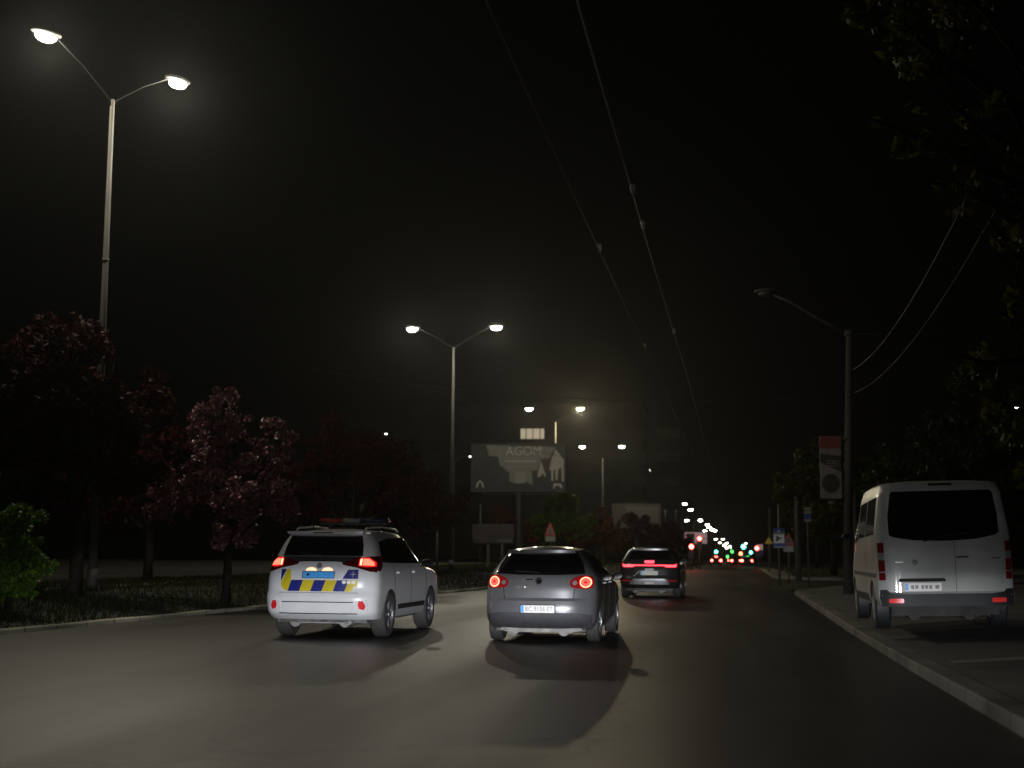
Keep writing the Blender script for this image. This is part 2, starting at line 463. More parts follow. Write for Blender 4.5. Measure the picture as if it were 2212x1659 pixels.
def disc(cx, cz, r, n=20, k=1.0):
    return [(cx + r * math.cos(2 * math.pi * i / n), cz + k * r * math.sin(2 * math.pi * i / n)) for i in range(n)]

def mir(poly): return [(-x, z) for x, z in reversed(poly)]

# ------------------------------------------------------------------ terrain
def road_z(y):
    t = max(0.0, y - 90.0)
    return -0.006 * t * min(1, t / 60)

def left_kerb(y):
    return np.interp(y, [-60, 5, 22, 33, 46, 70, 117, 160, 400, 1500], [-12.6, -12.3, -11.8, -11.1, -9.3, -7.4, -4.9, -5.2, -5.4, -5.4])
def right_kerb(y):
    return np.interp(y, [-60, 5, 10.7, 18.5, 26, 52, 400, 1500], [2.4, 2.3, 2.2, 2.05, 1.97, 1.9, 2.2, 2.2])

def verge_left_z(x, y):
    e = left_kerb(y) - x
    return road_z(y) + 0.045 + 0.375 * min(1.0, max(0.0, e) / 3.2)
def lot_z(x, y):
    e = x - right_kerb(y)
    return road_z(y) + 0.11 + 0.17 * min(1.0, max(0.0, e - 0.2) / 2.2)

YS = sorted(set(list(np.arange(-60, 60, 2.0)) + list(np.arange(60, 240, 6.0)) + list(np.arange(240, 1500, 60.0)) + [1500]))

def strip(name, fx0, fx1, fz, m, ys=YS, nx=2, kind='structure', us=None):
    verts, faces = [], []
    us = us or [i / nx for i in range(nx + 1)]
    n = len(us)
    for y in ys:
        a, b = fx0(y), fx1(y)
        for u in us:
            x = a + (b - a) * u
            verts.append((x, y, fz(x, y)))
    for j in range(len(ys) - 1):
        for i in range(n - 1):
            k = j * n + i
            faces.append((k, k + 1, k + n + 1, k + n))
    o = mesh_obj(name, verts, faces, m, smooth=True)
    o['kind'] = kind
    return o

gr = strip('ground', lambda y: -900, lambda y: 900, lambda x, y: road_z(y) - 0.06, 'soil')
rd = strip('road', lambda y: left_kerb(y) - 0.05, lambda y: right_kerb(y) + 0.05 if not (54 < y < 73) else 60, lambda x, y: road_z(y), 'asphalt', nx=6)
vl = strip('grass_verge', lambda y: left_kerb(y) - 60, lambda y: left_kerb(y) - 0.16,
           lambda x, y: verge_left_z(x, y), 'soil', us=[0, .6, .85, .93, .96, .98, 1])

def kerb_line(name, path, w, zt, h=0.13, side=1, m='kerb'):
    """path: list of (x, y) along the road face; side=+1 kerb body lies to the right of the path direction"""
    bm = bmesh.new()
    prof = [(0.0, -0.03), (0.0, h - 0.02), (0.02, h), (w, h), (w, -0.03)]
    rings = []
    for i, (x, y) in enumerate(path):
        a = Vector(path[max(i - 1, 0)]); b = Vector(path[min(i + 1, len(path) - 1)])
        d = (b - a).normalized(); nrm = Vector((d.y, -d.x)) * side
        jit = random.uniform(-0.008, 0.008)
        rings.append([bm.verts.new((x + nrm.x * q, y + nrm.y * q, zt(y) + z + jit)) for q, z in prof])
    for a, b in zip(rings, rings[1:]):
        for k in range(len(prof) - 1):
            bm.faces.new((a[k], a[k + 1], b[k + 1], b[k]))
    bmesh.ops.recalc_face_normals(bm, faces=bm.faces[:])
    o = bm_obj(name, bm, m); o['kind'] = 'structure'
    return o

kp = [(float(left_kerb(y)), float(y)) for y in list(np.arange(-50, 60, 1.5)) + list(np.arange(60, 400, 6))]
kerb_line('kerb', kp, 0.16, road_z, 0.075, side=-1, m='kerb_left')

# near right parking lot with a rounded corner, then the side street, then the far pavement
def arc(cx, cy, r, a0, a1, n=10):
    return [(cx + r * math.cos(R(a0 + (a1 - a0) * k / n)), cy + r * math.sin(R(a0 + (a1 - a0) * k / n))) for k in range(n + 1)]
near_path = [(float(right_kerb(y)), float(y)) for y in np.arange(-50, 47, 1.5)] + arc(1.9 + 7, 48.0, 7, 180, 95, 12) + [(14, 55.4), (24, 55.9), (60, 57)]
kerb_line('kerb', near_path, 0.26, road_z, 0.13, side=1)
def lot_sheet(name, path, far_x, zf, m):
    bm = bmesh.new()
    us = [0, .01, .02, .035, .05, .08, .2, .5, 1]
    rings = []
    for (x, y) in path:
        rings.append([bm.verts.new((x + (far_x - x) * u, y, zf(x + (far_x - x) * u, y))) for u in us])
    for a, b in zip(rings, rings[1:]):
        for k in range(len(us) - 1):
            bm.faces.new((a[k], a[k + 1], b[k + 1], b[k]))
    bmesh.ops.recalc_face_normals(bm, faces=bm.faces[:])
    o = bm_obj(name, bm, m, smooth=True); o['kind'] = 'structure'
    return o
lot_sheet('parking_lot', [(x + 0.2, y - (0 if y < 48 else 0.2)) for x, y in near_path if y < 55.2], 60, lot_z, 'parking')
far_path = [(60, 72), (24, 72.6), (9, 73.0)] + arc(2.1 + 5, 78.0, 5, 270, 182, 10) + [(float(right_kerb(y)), float(y)) for y in np.arange(79, 400, 5)]
kerb_line('kerb', far_path, 0.2, road_z, 0.13, side=1)
def pave_z(x, y): return road_z(y) + 0.12 + 0.05 * min(1, max(0, x - 2.3) / 3)
lot_sheet('pavement', [(x + 0.15, y + (0.15 if x > 3 else 0)) for x, y in far_path if y > 72.9], 60, pave_z, 'pavement')
# worn concrete edge strip crossing the parking lot
mesh_obj('concrete_strip', *(lambda ys=(17.2, 17.65): ([(x, y, lot_z(x, y) + 0.006) for y in ys for x in (2.5, 3.4, 4.6, 7, 30)],
         [(i, i + 1, i + 6, i + 5) for i in range(4)]))(), 'kerb')['kind'] = 'structure'
# path beyond the left verge
strip('path', lambda y: -16.6 if y > 0 else -17, lambda y: -15.6, lambda x, y: road_z(y) + 0.43, 'pavement', ys=[y for y in YS if 20 < y < 200])

# grass blades along the left verge
def blades(n, xf, y0, y1, zf, hgt, w, name='grass'):
    y = y0 + (y1 - y0) * RNG.random(n) ** 1.5
    x = np.array([xf(a, b) for a, b in zip(y, RNG.random(n))])
    z = np.array([zf(a, b) for a, b in zip(x, y)])
    a = RNG.random(n) * np.pi * 2
    h = hgt * (0.4 + RNG.random(n)); ww = w * (0.6 + RNG.random(n))
    dx, dy = np.cos(a) * ww, np.sin(a) * ww
    lx, ly = (RNG.random(n) - .5) * h * 0.9, (RNG.random(n) - .5) * h * 0.9
    V = np.stack([np.stack([x - dx, y - dy, z], 1), np.stack([x + dx, y + dy, z], 1), np.stack([x + lx, y + ly, z + h], 1)], 1).reshape(-1, 3)
    return tri_mesh(name, V, n, 3, 'grass')
def tri_mesh(name, V, n, k, m):
    me = bpy.data.meshes.new(name)
    me.vertices.add(n * k); me.vertices.foreach_set('co', V.astype(np.float32).ravel())
    me.loops.add(n * k); me.loops.foreach_set('vertex_index', np.arange(n * k, dtype=np.int32))
    me.polygons.add(n); me.polygons.foreach_set('loop_start', np.arange(0, n * k, k, dtype=np.int32))
    me.polygons.foreach_set('loop_total', np.full(n, k, dtype=np.int32))
    me.update(calc_edges=True)
    me.materials.append(M[m])
    return link(bpy.data.objects.new(name, me))
g1 = blades(60000, lambda y, r: left_kerb(y) - 0.18 - r * (9 if y < 60 else 12), 19, 110, verge_left_z, 0.11, 0.012)
g1['kind'] = 'stuff'; g1['label'] = 'dim rough grass on the verge left of the road'; g1['category'] = 'grass'
g2 = blades(9000, lambda y, r: 3.0 + r * 12, 75, 130, pave_z, 0.12, 0.02)
g2['kind'] = 'stuff'; g2['label'] = 'patchy grass around the signs past the side street'; g2['category'] = 'grass'

# ------------------------------------------------------------------ trees
def leaves(name, clumps, n, size, m, parent, drop=0.0):
    """clumps: (centre, radius); leaf-sized quads spread through every clump, thicker near its skin"""
    C = np.array([c for c, r in clumps]); Rd = np.array([r for c, r in clumps])
    wts = Rd ** 2.2; wts /= wts.sum()
    idx = RNG.choice(len(clumps), n, p=wts)
    d = RNG.normal(size=(n, 3)); d /= np.linalg.norm(d, axis=1)[:, None]
    rr = Rd[idx] * (0.35 + 0.75 * RNG.random(n) ** 0.6)
    P = C[idx] + d * rr[:, None] * np.array([1, 1, 0.85])
    a = RNG.normal(size=(n, 3)); a /= np.linalg.norm(a, axis=1)[:, None]
    b = np.cross(a, RNG.normal(size=(n, 3))); b /= np.linalg.norm(b, axis=1)[:, None]
    s = size * (0.5 + RNG.random(n))[:, None]
    V = np.stack([P - a * s, P - b * s * 0.5, P + a * s, P + b * s * 0.5], 1).reshape(-1, 3)
    o = tri_mesh(name, V, n, 4, m)
    o.parent = parent
    return o

def tree(name, label, base, height, crown, n, size, m, trunk_r=0.16, group=None, bark='bark', squash=1.0, sub=26, trunk_h=0.35, cat='tree'):
    """crown: list of (dx, dy, z, r) big lobes relative to the base"""
    t = thing(name, label, cat, base, 0, group)
    cl = []
    for (dx, dy, z, r) in crown:
        for k in range(sub):
            v = RNG.normal(size=3); v /= np.linalg.norm(v)
            q = r * (0.25 + 0.75 * RNG.random() ** 0.5)
            cl.append(((dx + v[0] * q, dy + v[1] * q, z + v[2] * q * 0.9), r * (0.10 + 0.26 * RNG.random() ** 1.5)))
    bm = bmesh.new()
    top = height * trunk_h + 0.5
    tube(bm, [(0, 0, -0.1), (0.03, 0, top * 0.5), (0.0, 0.05, top), (0.05, 0.05, height * 0.75)], [trunk_r * 1.25, trunk_r, trunk_r * 0.85, trunk_r * 0.3], 9)
    for (dx, dy, z, r) in crown:
        z0 = top * random.uniform(0.75, 1.0)
        tube(bm, [(0, 0, z0), (dx * 0.4, dy * 0.4, z0 + (z - z0) * 0.5), (dx, dy, z), (dx * 1.2, dy * 1.2, z + r * 0.6)], [trunk_r * 0.6, trunk_r * 0.42, trunk_r * 0.22, 0.01], 6)
        for k in range(3):
            c = random.choice(cl)[0]
            tube(bm, [(dx * 0.5, dy * 0.5, z0 + (z - z0) * 0.6), c], [trunk_r * 0.2, 0.008], 5)
    bm_obj('trunk', bm, bark, t, True)
    leaves('crown', cl, n, size, m, t)
    return t

def on_left(px, d):
    p = at(px, 1192, d); return Vector((p.x, d, verge_left_z(p.x, d)))

b = on_left(165, 29)
tree('plum_tree', 'large dark purple-leaved tree hiding the middle of the nearest lamp pole', b, 6.6,
     [(-0.9, 0, 4.9, 1.5), (0.5, 0.2, 4.4, 1.4), (-0.2, -0.3, 3.2, 1.6), (-1.6, 0, 3.4, 1.5), (1.0, 0, 3.2, 1.2), (-0.75, 0, 5.7, 0.8)], 26000, 0.075, 'leaf_plum_dark', 0.15, bark='bark_pale', trunk_h=0.22)
b = on_left(490, 31)
tree('plum_tree', 'smaller purple-leaved tree with pale speckled leaves left of the police car', b, 5.2,
     [(-0.15, 0, 4.2, 0.75), (1.0, 0.2, 3.8, 0.62), (-0.7, 0.1, 3.2, 0.85), (0.6, -0.2, 2.9, 1.05), (-0.2, 0, 4.75, 0.38), (-1.25, 0, 2.3, 0.7), (1.25, 0, 2.4, 0.65), (0.1, 0, 1.9, 0.7)], 17000, 0.06, 'leaf_plum', 0.1, trunk_h=0.2, sub=20)
b = on_left(760, 47)
tree('plum_tree', 'very dark tree above the light bar of the police car', b, 6.0,
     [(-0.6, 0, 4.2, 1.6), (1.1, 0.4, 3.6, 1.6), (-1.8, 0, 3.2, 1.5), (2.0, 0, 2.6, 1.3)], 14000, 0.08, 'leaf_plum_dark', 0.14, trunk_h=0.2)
b = on_left(320, 40)
tree('plum_tree', 'unlit dark tree between the two plum trees, set back', b, 5.5,
     [(-0.6, 0, 3.6, 1.7), (1.1, 0.4, 3.2, 1.5), (-1.8, 0, 2.6, 1.5)], 12000, 0.08, 'leaf_plum_dark', 0.14, trunk_h=0.2)
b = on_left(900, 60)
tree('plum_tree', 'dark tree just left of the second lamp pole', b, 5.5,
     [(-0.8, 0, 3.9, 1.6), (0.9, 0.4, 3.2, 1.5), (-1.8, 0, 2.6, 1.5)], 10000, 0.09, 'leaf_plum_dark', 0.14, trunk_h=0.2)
b = on_left(20, 24)
tree('green_bush', 'lit green bush at the left edge of the road verge', b, 2.3,
     [(0.1, 0, 1.2, 0.75), (-0.6, 0, 1.3, 0.8), (0.25, 0, 0.75, 0.55), (-0.3, 0.1, 0.6, 0.7)], 15000, 0.05, 'leaf_green', 0.05, trunk_h=0.1, cat='bush')
b = on_left(1215, 92)
tree('green_tree', 'small green tree below the right end of the large billboard', b, 5.0,
     [(0.0, 0, 3.6, 1.2), (0.9, 0.2, 2.6, 1.2), (-0.9, 0.1, 2.4, 1.2), (0.3, 0, 4.4, 0.7)], 12000, 0.09, 'leaf_green', 0.12, trunk_h=0.2)
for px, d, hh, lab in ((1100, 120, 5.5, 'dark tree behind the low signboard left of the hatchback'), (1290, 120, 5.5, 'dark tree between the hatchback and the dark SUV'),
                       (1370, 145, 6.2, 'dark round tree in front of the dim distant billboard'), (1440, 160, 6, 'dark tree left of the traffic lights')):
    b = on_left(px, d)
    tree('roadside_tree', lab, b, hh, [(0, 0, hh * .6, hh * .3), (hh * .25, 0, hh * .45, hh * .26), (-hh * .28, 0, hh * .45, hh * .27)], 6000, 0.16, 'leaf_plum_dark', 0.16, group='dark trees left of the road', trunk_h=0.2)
# right: overhanging near tree
def on_right(px, d):
    p = at(px, 1192, d); return Vector((p.x, d, lot_z(p.x, d)))
_lob = [(2010, 110, .8), (2130, 40, .9), (1965, 300, .55), (2120, 300, .8), (2200, 520, .6), (2185, 720, .5), (2110, 800, .35), (2165, 900, .5), (2200, 1010, .4), (1900, 20, .45), (2060, 430, .45)]
tree('broadleaf_tree', 'big tree leaning over the white van with leaves in the top right corner', (6.6, 20.5, 0.28), 13,
     [((px - VPX) / 150 - 6.6, -0.6, 1.42 + (VPY - py) / 150 - 0.28, r) for px, py, r in _lob] + [(0.4, 0, 9.5, 2.0), (1.0, 0, 7.0, 1.8)],
     9000, 0.085, 'leaf_near', 0.22, sub=9, trunk_h=0.35)
for px, d, hh, lab, mm, nn in (
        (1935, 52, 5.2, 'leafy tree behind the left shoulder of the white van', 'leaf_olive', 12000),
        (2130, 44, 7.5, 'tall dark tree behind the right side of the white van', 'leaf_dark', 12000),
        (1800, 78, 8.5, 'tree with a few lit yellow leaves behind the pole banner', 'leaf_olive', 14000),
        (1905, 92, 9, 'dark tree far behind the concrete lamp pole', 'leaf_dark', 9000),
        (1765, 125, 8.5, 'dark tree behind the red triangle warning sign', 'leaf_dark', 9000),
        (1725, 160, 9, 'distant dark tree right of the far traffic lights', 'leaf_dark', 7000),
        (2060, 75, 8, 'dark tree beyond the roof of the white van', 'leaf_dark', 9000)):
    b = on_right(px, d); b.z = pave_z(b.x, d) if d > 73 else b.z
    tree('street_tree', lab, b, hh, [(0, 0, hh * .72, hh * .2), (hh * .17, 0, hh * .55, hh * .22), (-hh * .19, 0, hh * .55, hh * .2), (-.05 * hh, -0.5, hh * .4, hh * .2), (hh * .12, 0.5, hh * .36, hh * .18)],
         nn, 0.10 if d < 60 else 0.14, mm, 0.16, group='trees along the right pavement', trunk_h=0.2)

# ------------------------------------------------------------------ vehicles
class Shell:
    """plan outlines stacked by height: rear line r(z), front line f(z), half width w(z)"""
    def __init__(s, zr, r, f, w, D=0.45, Df=0.6, n=3.0, crown=0.05, drop=0.04, belt=1.0):
        s.r_, s.f_, s.w_ = r, f, w
        s.D, s.Df, s.n, s.zr, s.crown, s.drop, s.belt = D, Df, n, zr, crown, drop, belt
    def r(s, z): return float(np.interp(z, [a for a, _ in s.r_], [b for _, b in s.r_]))
    def f(s, z): return float(np.interp(z, [a for a, _ in s.f_], [b for _, b in s.f_]))
    def w(s, z): return float(np.interp(z, [a for a, _ in s.w_], [b for _, b in s.w_]))
    def rear(s, x, z, off=0.0):
        w = s.w(z); t = min(0.9999, abs(x) / w)
        return Vector((x, s.r(z) + s.D * (1 - (1 - t ** s.n) ** (1 / s.n)) - off, z))
    def side(s, sg):
        def m(y, z, off=0.0):
            w = s.w(z); r = s.r(z); f = s.f(z)
            if y < r + s.D:
                q = min(1.0, (r + s.D - y) / s.D); x = w * (1 - q ** s.n) ** (1 / s.n)
            elif y > f - s.Df:
                q = min(1.0, (y - f + s.Df) / s.Df); x = w * (1 - q ** s.n) ** (1 / s.n)
            else: x = w
            return Vector((sg * (x + off), y, z))
        return m
    def top(s, x, y, off=0.0):
        yc = (s.r(s.zr) + s.f(s.zr)) / 2; hl = (s.f(s.zr) - s.r(s.zr)) / 2
        w = s.w(s.zr)
        q = max(abs(x) / w, abs(y - yc) / hl)
        return Vector((x, y, s.zr + s.crown * (1 - q ** 2) - s.drop * ((y - yc) / hl) ** 2 + off))
    def build(s, name, z0, m, parent, arches=(), ra=0.38, depth=0.32, axz=0.34, dark='seam'):
        lv = list(np.arange(z0, s.zr, 0.045)) + [s.zr]
        NQ = 14
        th = [i / NQ * math.pi / 2 for i in range(NQ + 1)]
        verts, faces, rings = [], [], []
        yc = (s.r(s.zr) + s.f(s.zr)) / 2; hl = (s.f(s.zr) - s.r(s.zr)) / 2
        def ring(z, sc_=1.0, dz=0.0):
            r, f, w = s.r(z), s.f(z), s.w(z)
            pts = []
            e = 2 / s.n
            for t in th:              # rear centre -> right side
                pts.append((w * math.sin(t) ** e, r + s.D * (1 - math.cos(t) ** e)))
            for k in range(1, 8):
                a, b_ = r + s.D, f - s.Df
                pts.append((w, a + (b_ - a) * k / 8))
            for t in th[::-1]:
                pts.append((w * math.sin(t) ** e, f - s.Df * (1 - math.cos(t) ** e)))
            full = pts + [(-x, y) for x, y in pts[-2:0:-1]]
            out = []
            cy = (r + f) / 2
            for x, y in full:
                X, Y = x * sc_, cy + (y - cy) * sc_
                k = max(0, (z - s.belt) / (s.zr - s.belt)) ** 3
                out.append((X, Y, z + dz - s.drop * k * ((Y - yc) / hl) ** 2))
            return out
        for z in lv: rings.append(ring(z))
        for q in (0.985, 0.95, 0.85, 0.65, 0.4, 0.15):
            rings.append(ring(s.zr, q, s.crown * (1 - q * q) + 0.0))
        n = len(rings[0])
        for rg in rings: verts += rg
        for j in range(len(rings) - 1):
            for i in range(n):
                faces.append((j * n + i, j * n + (i + 1) % n, (j + 1) * n + (i + 1) % n, (j + 1) * n + i))
        faces.append(tuple(range(n))[::-1]); faces.append(tuple(range((len(rings) - 1) * n, len(rings) * n)))
        o = mesh_obj(name, verts, faces, m)
        bm = bmesh.new(); bm.from_mesh(o.data)
        bmesh.ops.remove_doubles(bm, verts=bm.verts[:], dist=1e-4)
        bmesh.ops.recalc_face_normals(bm, faces=bm.faces[:]); bm.to_mesh(o.data); bm.free()
        if arches:
            cb = bmesh.new()
            for ya in arches:
                for sg in (-1, 1):
                    xo = sg * (1.2 - (1.2 - (s.w(0.5) - depth)) / 2)
                    bmesh.ops.create_cone(cb, cap_ends=True, segments=40, radius1=ra, radius2=ra, depth=1.2 - (s.w(0.5) - depth),
                                          matrix=Matrix.Translation((xo, ya, axz)) @ Matrix.Rotation(math.pi / 2, 4, 'Y'))
            co = bm_obj('cutter', cb, dark)
            md = o.modifiers.new('b', 'BOOLEAN'); md.operation = 'DIFFERENCE'; md.object = co; md.solver = 'EXACT'
            try: md.material_mode = 'TRANSFER'
            except Exception: pass
            dg = bpy.context.evaluated_depsgraph_get(); dg.update()
            me = bpy.data.meshes.new_from_object(o.evaluated_get(dg))
            o.modifiers.clear(); o.data = me
            bpy.data.objects.remove(co)
        me = o.data; me.name = name
        me.polygons.foreach_set('use_smooth', [True] * len(me.polygons))
        try: me.set_sharp_from_angle(angle=R(28))
        except Exception: pass
        o.parent = parent
        return o

def wheel(parent, x, y, r, wd, sg, rimr=None, spokes=5, rim='rim'):
    rimr = rimr or r * 0.66
    bm = bmesh.new(); h = wd / 2
    lathe_x(bm, [(-h, rimr), (-h, r * 0.9), (-h * 0.8, r * 0.985), (-h * 0.3, r), (h * 0.3, r), (h * 0.8, r * 0.985), (h, r * 0.9), (h, rimr)], 36)
    o = bm_obj('wheel', bm, 'rubber', parent, True); o.location = (x, y, r)
    try: o.data.set_sharp_from_angle(angle=R(35))
    except Exception: pass
    bm = bmesh.new()
    lathe_x(bm, [(-h * 0.7, rimr), (h * 0.98 * 1, rimr), (h * 0.98, rimr * 0.9), (-h * 0.5, rimr * 0.88)], 36)
    for k in range(spokes):
        a = 2 * math.pi * k / spokes
        for da in (-0.12, 0.12):
            box(bm, (h * 0.75, math.cos(a + da) * rimr * 0.5, math.sin(a + da) * rimr * 0.5), (0.03, rimr * 0.92, 0.045), Matrix.Rotation(a + da, 3, 'X'))
    bmesh.ops.create_cone(bm, cap_ends=True, segments=16, radius1=rimr * 0.2, radius2=rimr * 0.16, depth=0.04, matrix=Matrix.Translation((h * 0.8, 0, 0)) @ Matrix.Rotation(math.pi / 2, 4, 'Y'))
    bmesh.ops.create_cone(bm, cap_ends=True, segments=24, radius1=rimr * 0.62, radius2=rimr * 0.62, depth=0.03, matrix=Matrix.Translation((h * 0.2, 0, 0)) @ Matrix.Rotation(math.pi / 2, 4, 'Y'))
    ro = bm_obj('rim', bm, rim, o)
    if sg < 0: ro.rotation_euler = (0, 0, math.pi)
    return o

def mirror_part(parent, sg, x, y, z, m='black_plastic'):
    bm = bmesh.new()
    r = bmesh.ops.create_uvsphere(bm, u_segments=14, v_segments=10, radius=1)
    bmesh.ops.transform(bm, matrix=Matrix.Translation((sg * (x + 0.12), y, z)) @ Matrix.Diagonal((0.105, 0.07, 0.07, 1)), verts=r['verts'])
    box(bm, (sg * (x + 0.02), y + 0.02, z - 0.05), (0.12, 0.06, 0.03))
    o = bm_obj('wing_mirror', bm, m, parent, True)
    bm = bmesh.new(); rr = bmesh.ops.create_circle(bm, cap_ends=True, segments=18, radius=1)
    bmesh.ops.transform(bm, matrix=Matrix.Translation((sg * (x + 0.12), y - 0.073, z)) @ Matrix.Rotation(math.pi / 2, 4, 'X') @ Matrix.Diagonal((0.085, 0.055, 1, 1)), verts=rr['verts'])
    bm_obj('mirror_glass', bm, 'tinted_glass', o)
    return o

def underbody(parent, y0, y1, w, z, m='under', pale=False):
    bm = bmesh.new()
    box(bm, (0, (y0 + y1) / 2, z + 0.06), (w * 2, y1 - y0, 0.14))
    tube(bm, [(-w * 0.95, y0 + 0.75, z - 0.03), (w * 0.95, y0 + 0.75, z - 0.03)], 0.045, 8)
    o = bm_obj('underbody', bm, m, parent)
    bm = bmesh.new()
    for x in (-0.45, 0.35):
        tube(bm, [(x, y0 + 0.05, z + 0.0), (x, y0 + 0.5, z + 0.0)], 0.09, 10)
    tube(bm, [(0.45, y0 - 0.02, z - 0.01), (0.45, y0 + 0.3, z - 0.01)], 0.03, 8)
    box(bm, (-0.05, y0 + 0.12, z + 0.01), (w * 1.25, 0.12, 0.08))
    bm_obj('exhaust', bm, 'under_pale' if pale else 'under', parent, False)

def side_glass(S, root, sg, segs, m='tinted_glass'):
    for poly in segs:
        panel('side_window', poly, S.side(sg), m, root, 0.004, 0.012, 0.08)

# ---- police SUV
def police():
    root = thing('police_car', 'white police SUV with yellow and blue chequered stripes and a roof light bar', 'car')
    S = Shell(1.645,
        [(0.30, 0.16), (0.38, 0.05), (0.46, 0.02), (0.60, 0.0), (0.69, 0.01), (0.715, 0.055), (0.9, 0.065), (1.06, 0.10), (1.12, 0.13), (1.26, 0.20), (1.60, 0.40), (1.615, 0.33), (1.645, 0.33)],
        [(0.30, 4.5), (0.5, 4.66), (0.7, 4.66), (0.95, 4.55), (1.03, 4.25), (1.09, 3.55), (1.645, 2.72)],
        [(0.30, 0.85), (0.42, 0.89), (0.6, 0.905), (0.9, 0.905), (1.05, 0.885), (1.12, 0.865), (1.5, 0.74), (1.62, 0.67), (1.645, 0.65)],
        D=0.42, Df=0.7, n=3.2, crown=0.06, drop=0.05, belt=1.1)
    S.build('body', 0.30, 'white_paint', root, arches=(0.98, 3.65), ra=0.40, axz=0.35)
    for y in (0.98, 3.65):
        for sg in (-1, 1): wheel(root, sg * 0.775, y, 0.352, 0.235, sg)
    underbody(root, 0.30, 4.3, 0.72, 0.26, pale=True)
    rw = S.rear
    panel('rear_window', [(-0.64, 1.265), (0.64, 1.265), (0.62, 1.42), (0.565, 1.60), (-0.565, 1.60), (-0.62, 1.42)], rw, 'tinted_glass', root, 0.008, 0.012)
    sp = panel('spoiler', [(-0.60, 1.605), (-0.5, 1.597), (0.5, 1.597), (0.60, 1.605), (0.62, 1.645), (-0.62, 1.645)], lambda x, z, off: Vector((x, 0.27 + 0.25 * abs(x) ** 2.5 - off, z)), 'white_paint', root, 0.0, 0.16)
    panel('brake_lamp', rrect(-0.16, 1.612, 0.16, 1.63, 0.008), lambda x, z, off: Vector((x, 0.27 - off, z)), 'red_dark', sp, 0.004, 0.006)
    # tail lamp clusters
    for sg in (1, -1):
        q = (lambda P: P) if sg > 0 else mir
        hs_ = panel('tail_light', q([(0.36, 1.135), (0.60, 1.085), (0.78, 1.03), (0.86, 1.02), (0.878, 1.10), (0.862, 1.27), (0.80, 1.265), (0.62, 1.245), (0.52, 1.235), (0.36, 1.16)]), rw, 'red_dark', root, 0.014, 0.03, 0.04)
        panel('lamp_rim', q([(0.605, 1.118), (0.72, 1.098), (0.845, 1.105), (0.835, 1.17), (0.74, 1.245), (0.64, 1.25), (0.605, 1.225)]), rw, 'brake_rim', hs_, 0.020, 0.01, 0.04)
        panel('brake_lens', q([(0.665, 1.128), (0.82, 1.12), (0.815, 1.165), (0.74, 1.225), (0.665, 1.228)]), rw, 'brake', hs_, 0.026, 0.01, 0.04)
        panel('lamp_core', q([(0.625, 1.132), (0.65, 1.130), (0.65, 1.228), (0.625, 1.22)]), rw, 'brake_core', hs_, 0.026, 0.01, 0.04)
        panel('side_lens', [(0.40, 1.03), (0.62, 1.13), (0.56, 1.26), (0.36, 1.25), (0.30, 1.05)], S.side(sg), 'red_dark', hs_, 0.006, 0.012, 0.05)
    for q in ((lambda P: P), mir): panel('rear_garnish', q([(0.30, 1.255), (0.36, 1.14), (0.44, 1.115), (0.62, 1.09), (0.62, 1.26)]), rw, 'black_plastic', root, 0.008, 0.02)
    panel('rear_garnish', [(-0.40, 1.215), (-0.36, 1.175), (0.36, 1.175), (0.40, 1.215), (0.62, 1.262), (-0.62, 1.262)], rw, 'black_plastic', root, 0.010, 0.02)
    # tailgate face round the plate, outlined by the stickers
    panel('tailgate_garnish', [(-0.42, 1.06), (-0.30, 1.13), (-0.28, 1.18), (0.28, 1.18), (0.30, 1.13), (0.42, 1.06), (0.40, 0.955), (0.28, 0.905), (-0.28, 0.905), (-0.40, 0.955)], rw, 'white_paint', root, 0.016, 0.03)
    # striped sticker band
    zb, zt_ = 0.728, 0.898
    def band(x0, x1, m, z0=zb, z1=zt_, sl=0.06):
        panel('stripe', [(x0 - sl / 2, z0), (x1 - sl / 2, z0), (x1 + sl / 2, z1), (x0 + sl / 2, z1)], rw, m, root, 0.010, 0.008, 0.05)
    e = [-0.46, -0.27, -0.09, 0.09, 0.27, 0.45, 0.56]
    for i in range(6):
        band(e[i], e[i + 1], ['police_blue', 'police_yellow'][i % 2])
    panel('stripe', [(-0.60, 0.80), (-0.55, 0.745), (-0.495, 0.732), (-0.435, 0.888), (-0.46, 1.06), (-0.515, 1.06), (-0.605, 0.86)], rw, 'police_yellow', root, 0.010, 0.008, 0.05)
    panel('stripe', [(-0.61, 0.885), (-0.525, 1.06), (-0.615, 1.06)], rw, 'police_blue', root, 0.0105, 0.008, 0.05)
    panel('stripe', [(0.385, 0.92), (0.62, 0.92), (0.615, 1.06), (0.46, 1.06)], rw, 'police_blue', root, 0.010, 0.008, 0.05)
    panel('stripe', [(0.60, 0.80), (0.62, 0.90), (0.56, 0.90), (0.53, 0.80)], rw, 'police_yellow', root, 0.0095, 0.008, 0.05)
    for k in range(8):
        a = k * math.pi / 4
        panel('star_badge', [(0.54 + 0.055 * math.cos(a), 0.99 + 0.055 * math.sin(a)), (0.54 + 0.012 * math.cos(a + 1.6), 0.99 + 0.012 * math.sin(a + 1.6)), (0.54 + 0.012 * math.cos(a - 1.6), 0.99 + 0.012 * math.sin(a - 1.6))], rw, 'silver', root, 0.013, 0.006, 0.2) if k in (0, 2, 4, 6) else None
    for i in range(3):
        panel('chrome_badge', disc(0.41 + i * 0.072, 0.868, 0.032, 12, 0.8), rw, 'plate_white', root, 0.014, 0.01, 0.2)
    pl = panel('number_plate', rrect(-0.26, 0.925, 0.26, 1.035, 0.012), rw, 'plate_ink', root, 0.024, 0.012)
    panel('plate_face', rrect(-0.245, 0.935, 0.250, 1.027, 0.008), rw, 'plate_blue', pl, 0.028, 0.006)
    panel('plate_mark', disc(-0.165, 0.982, 0.021, 14), rw, 'seam', pl, 0.032, 0.006)
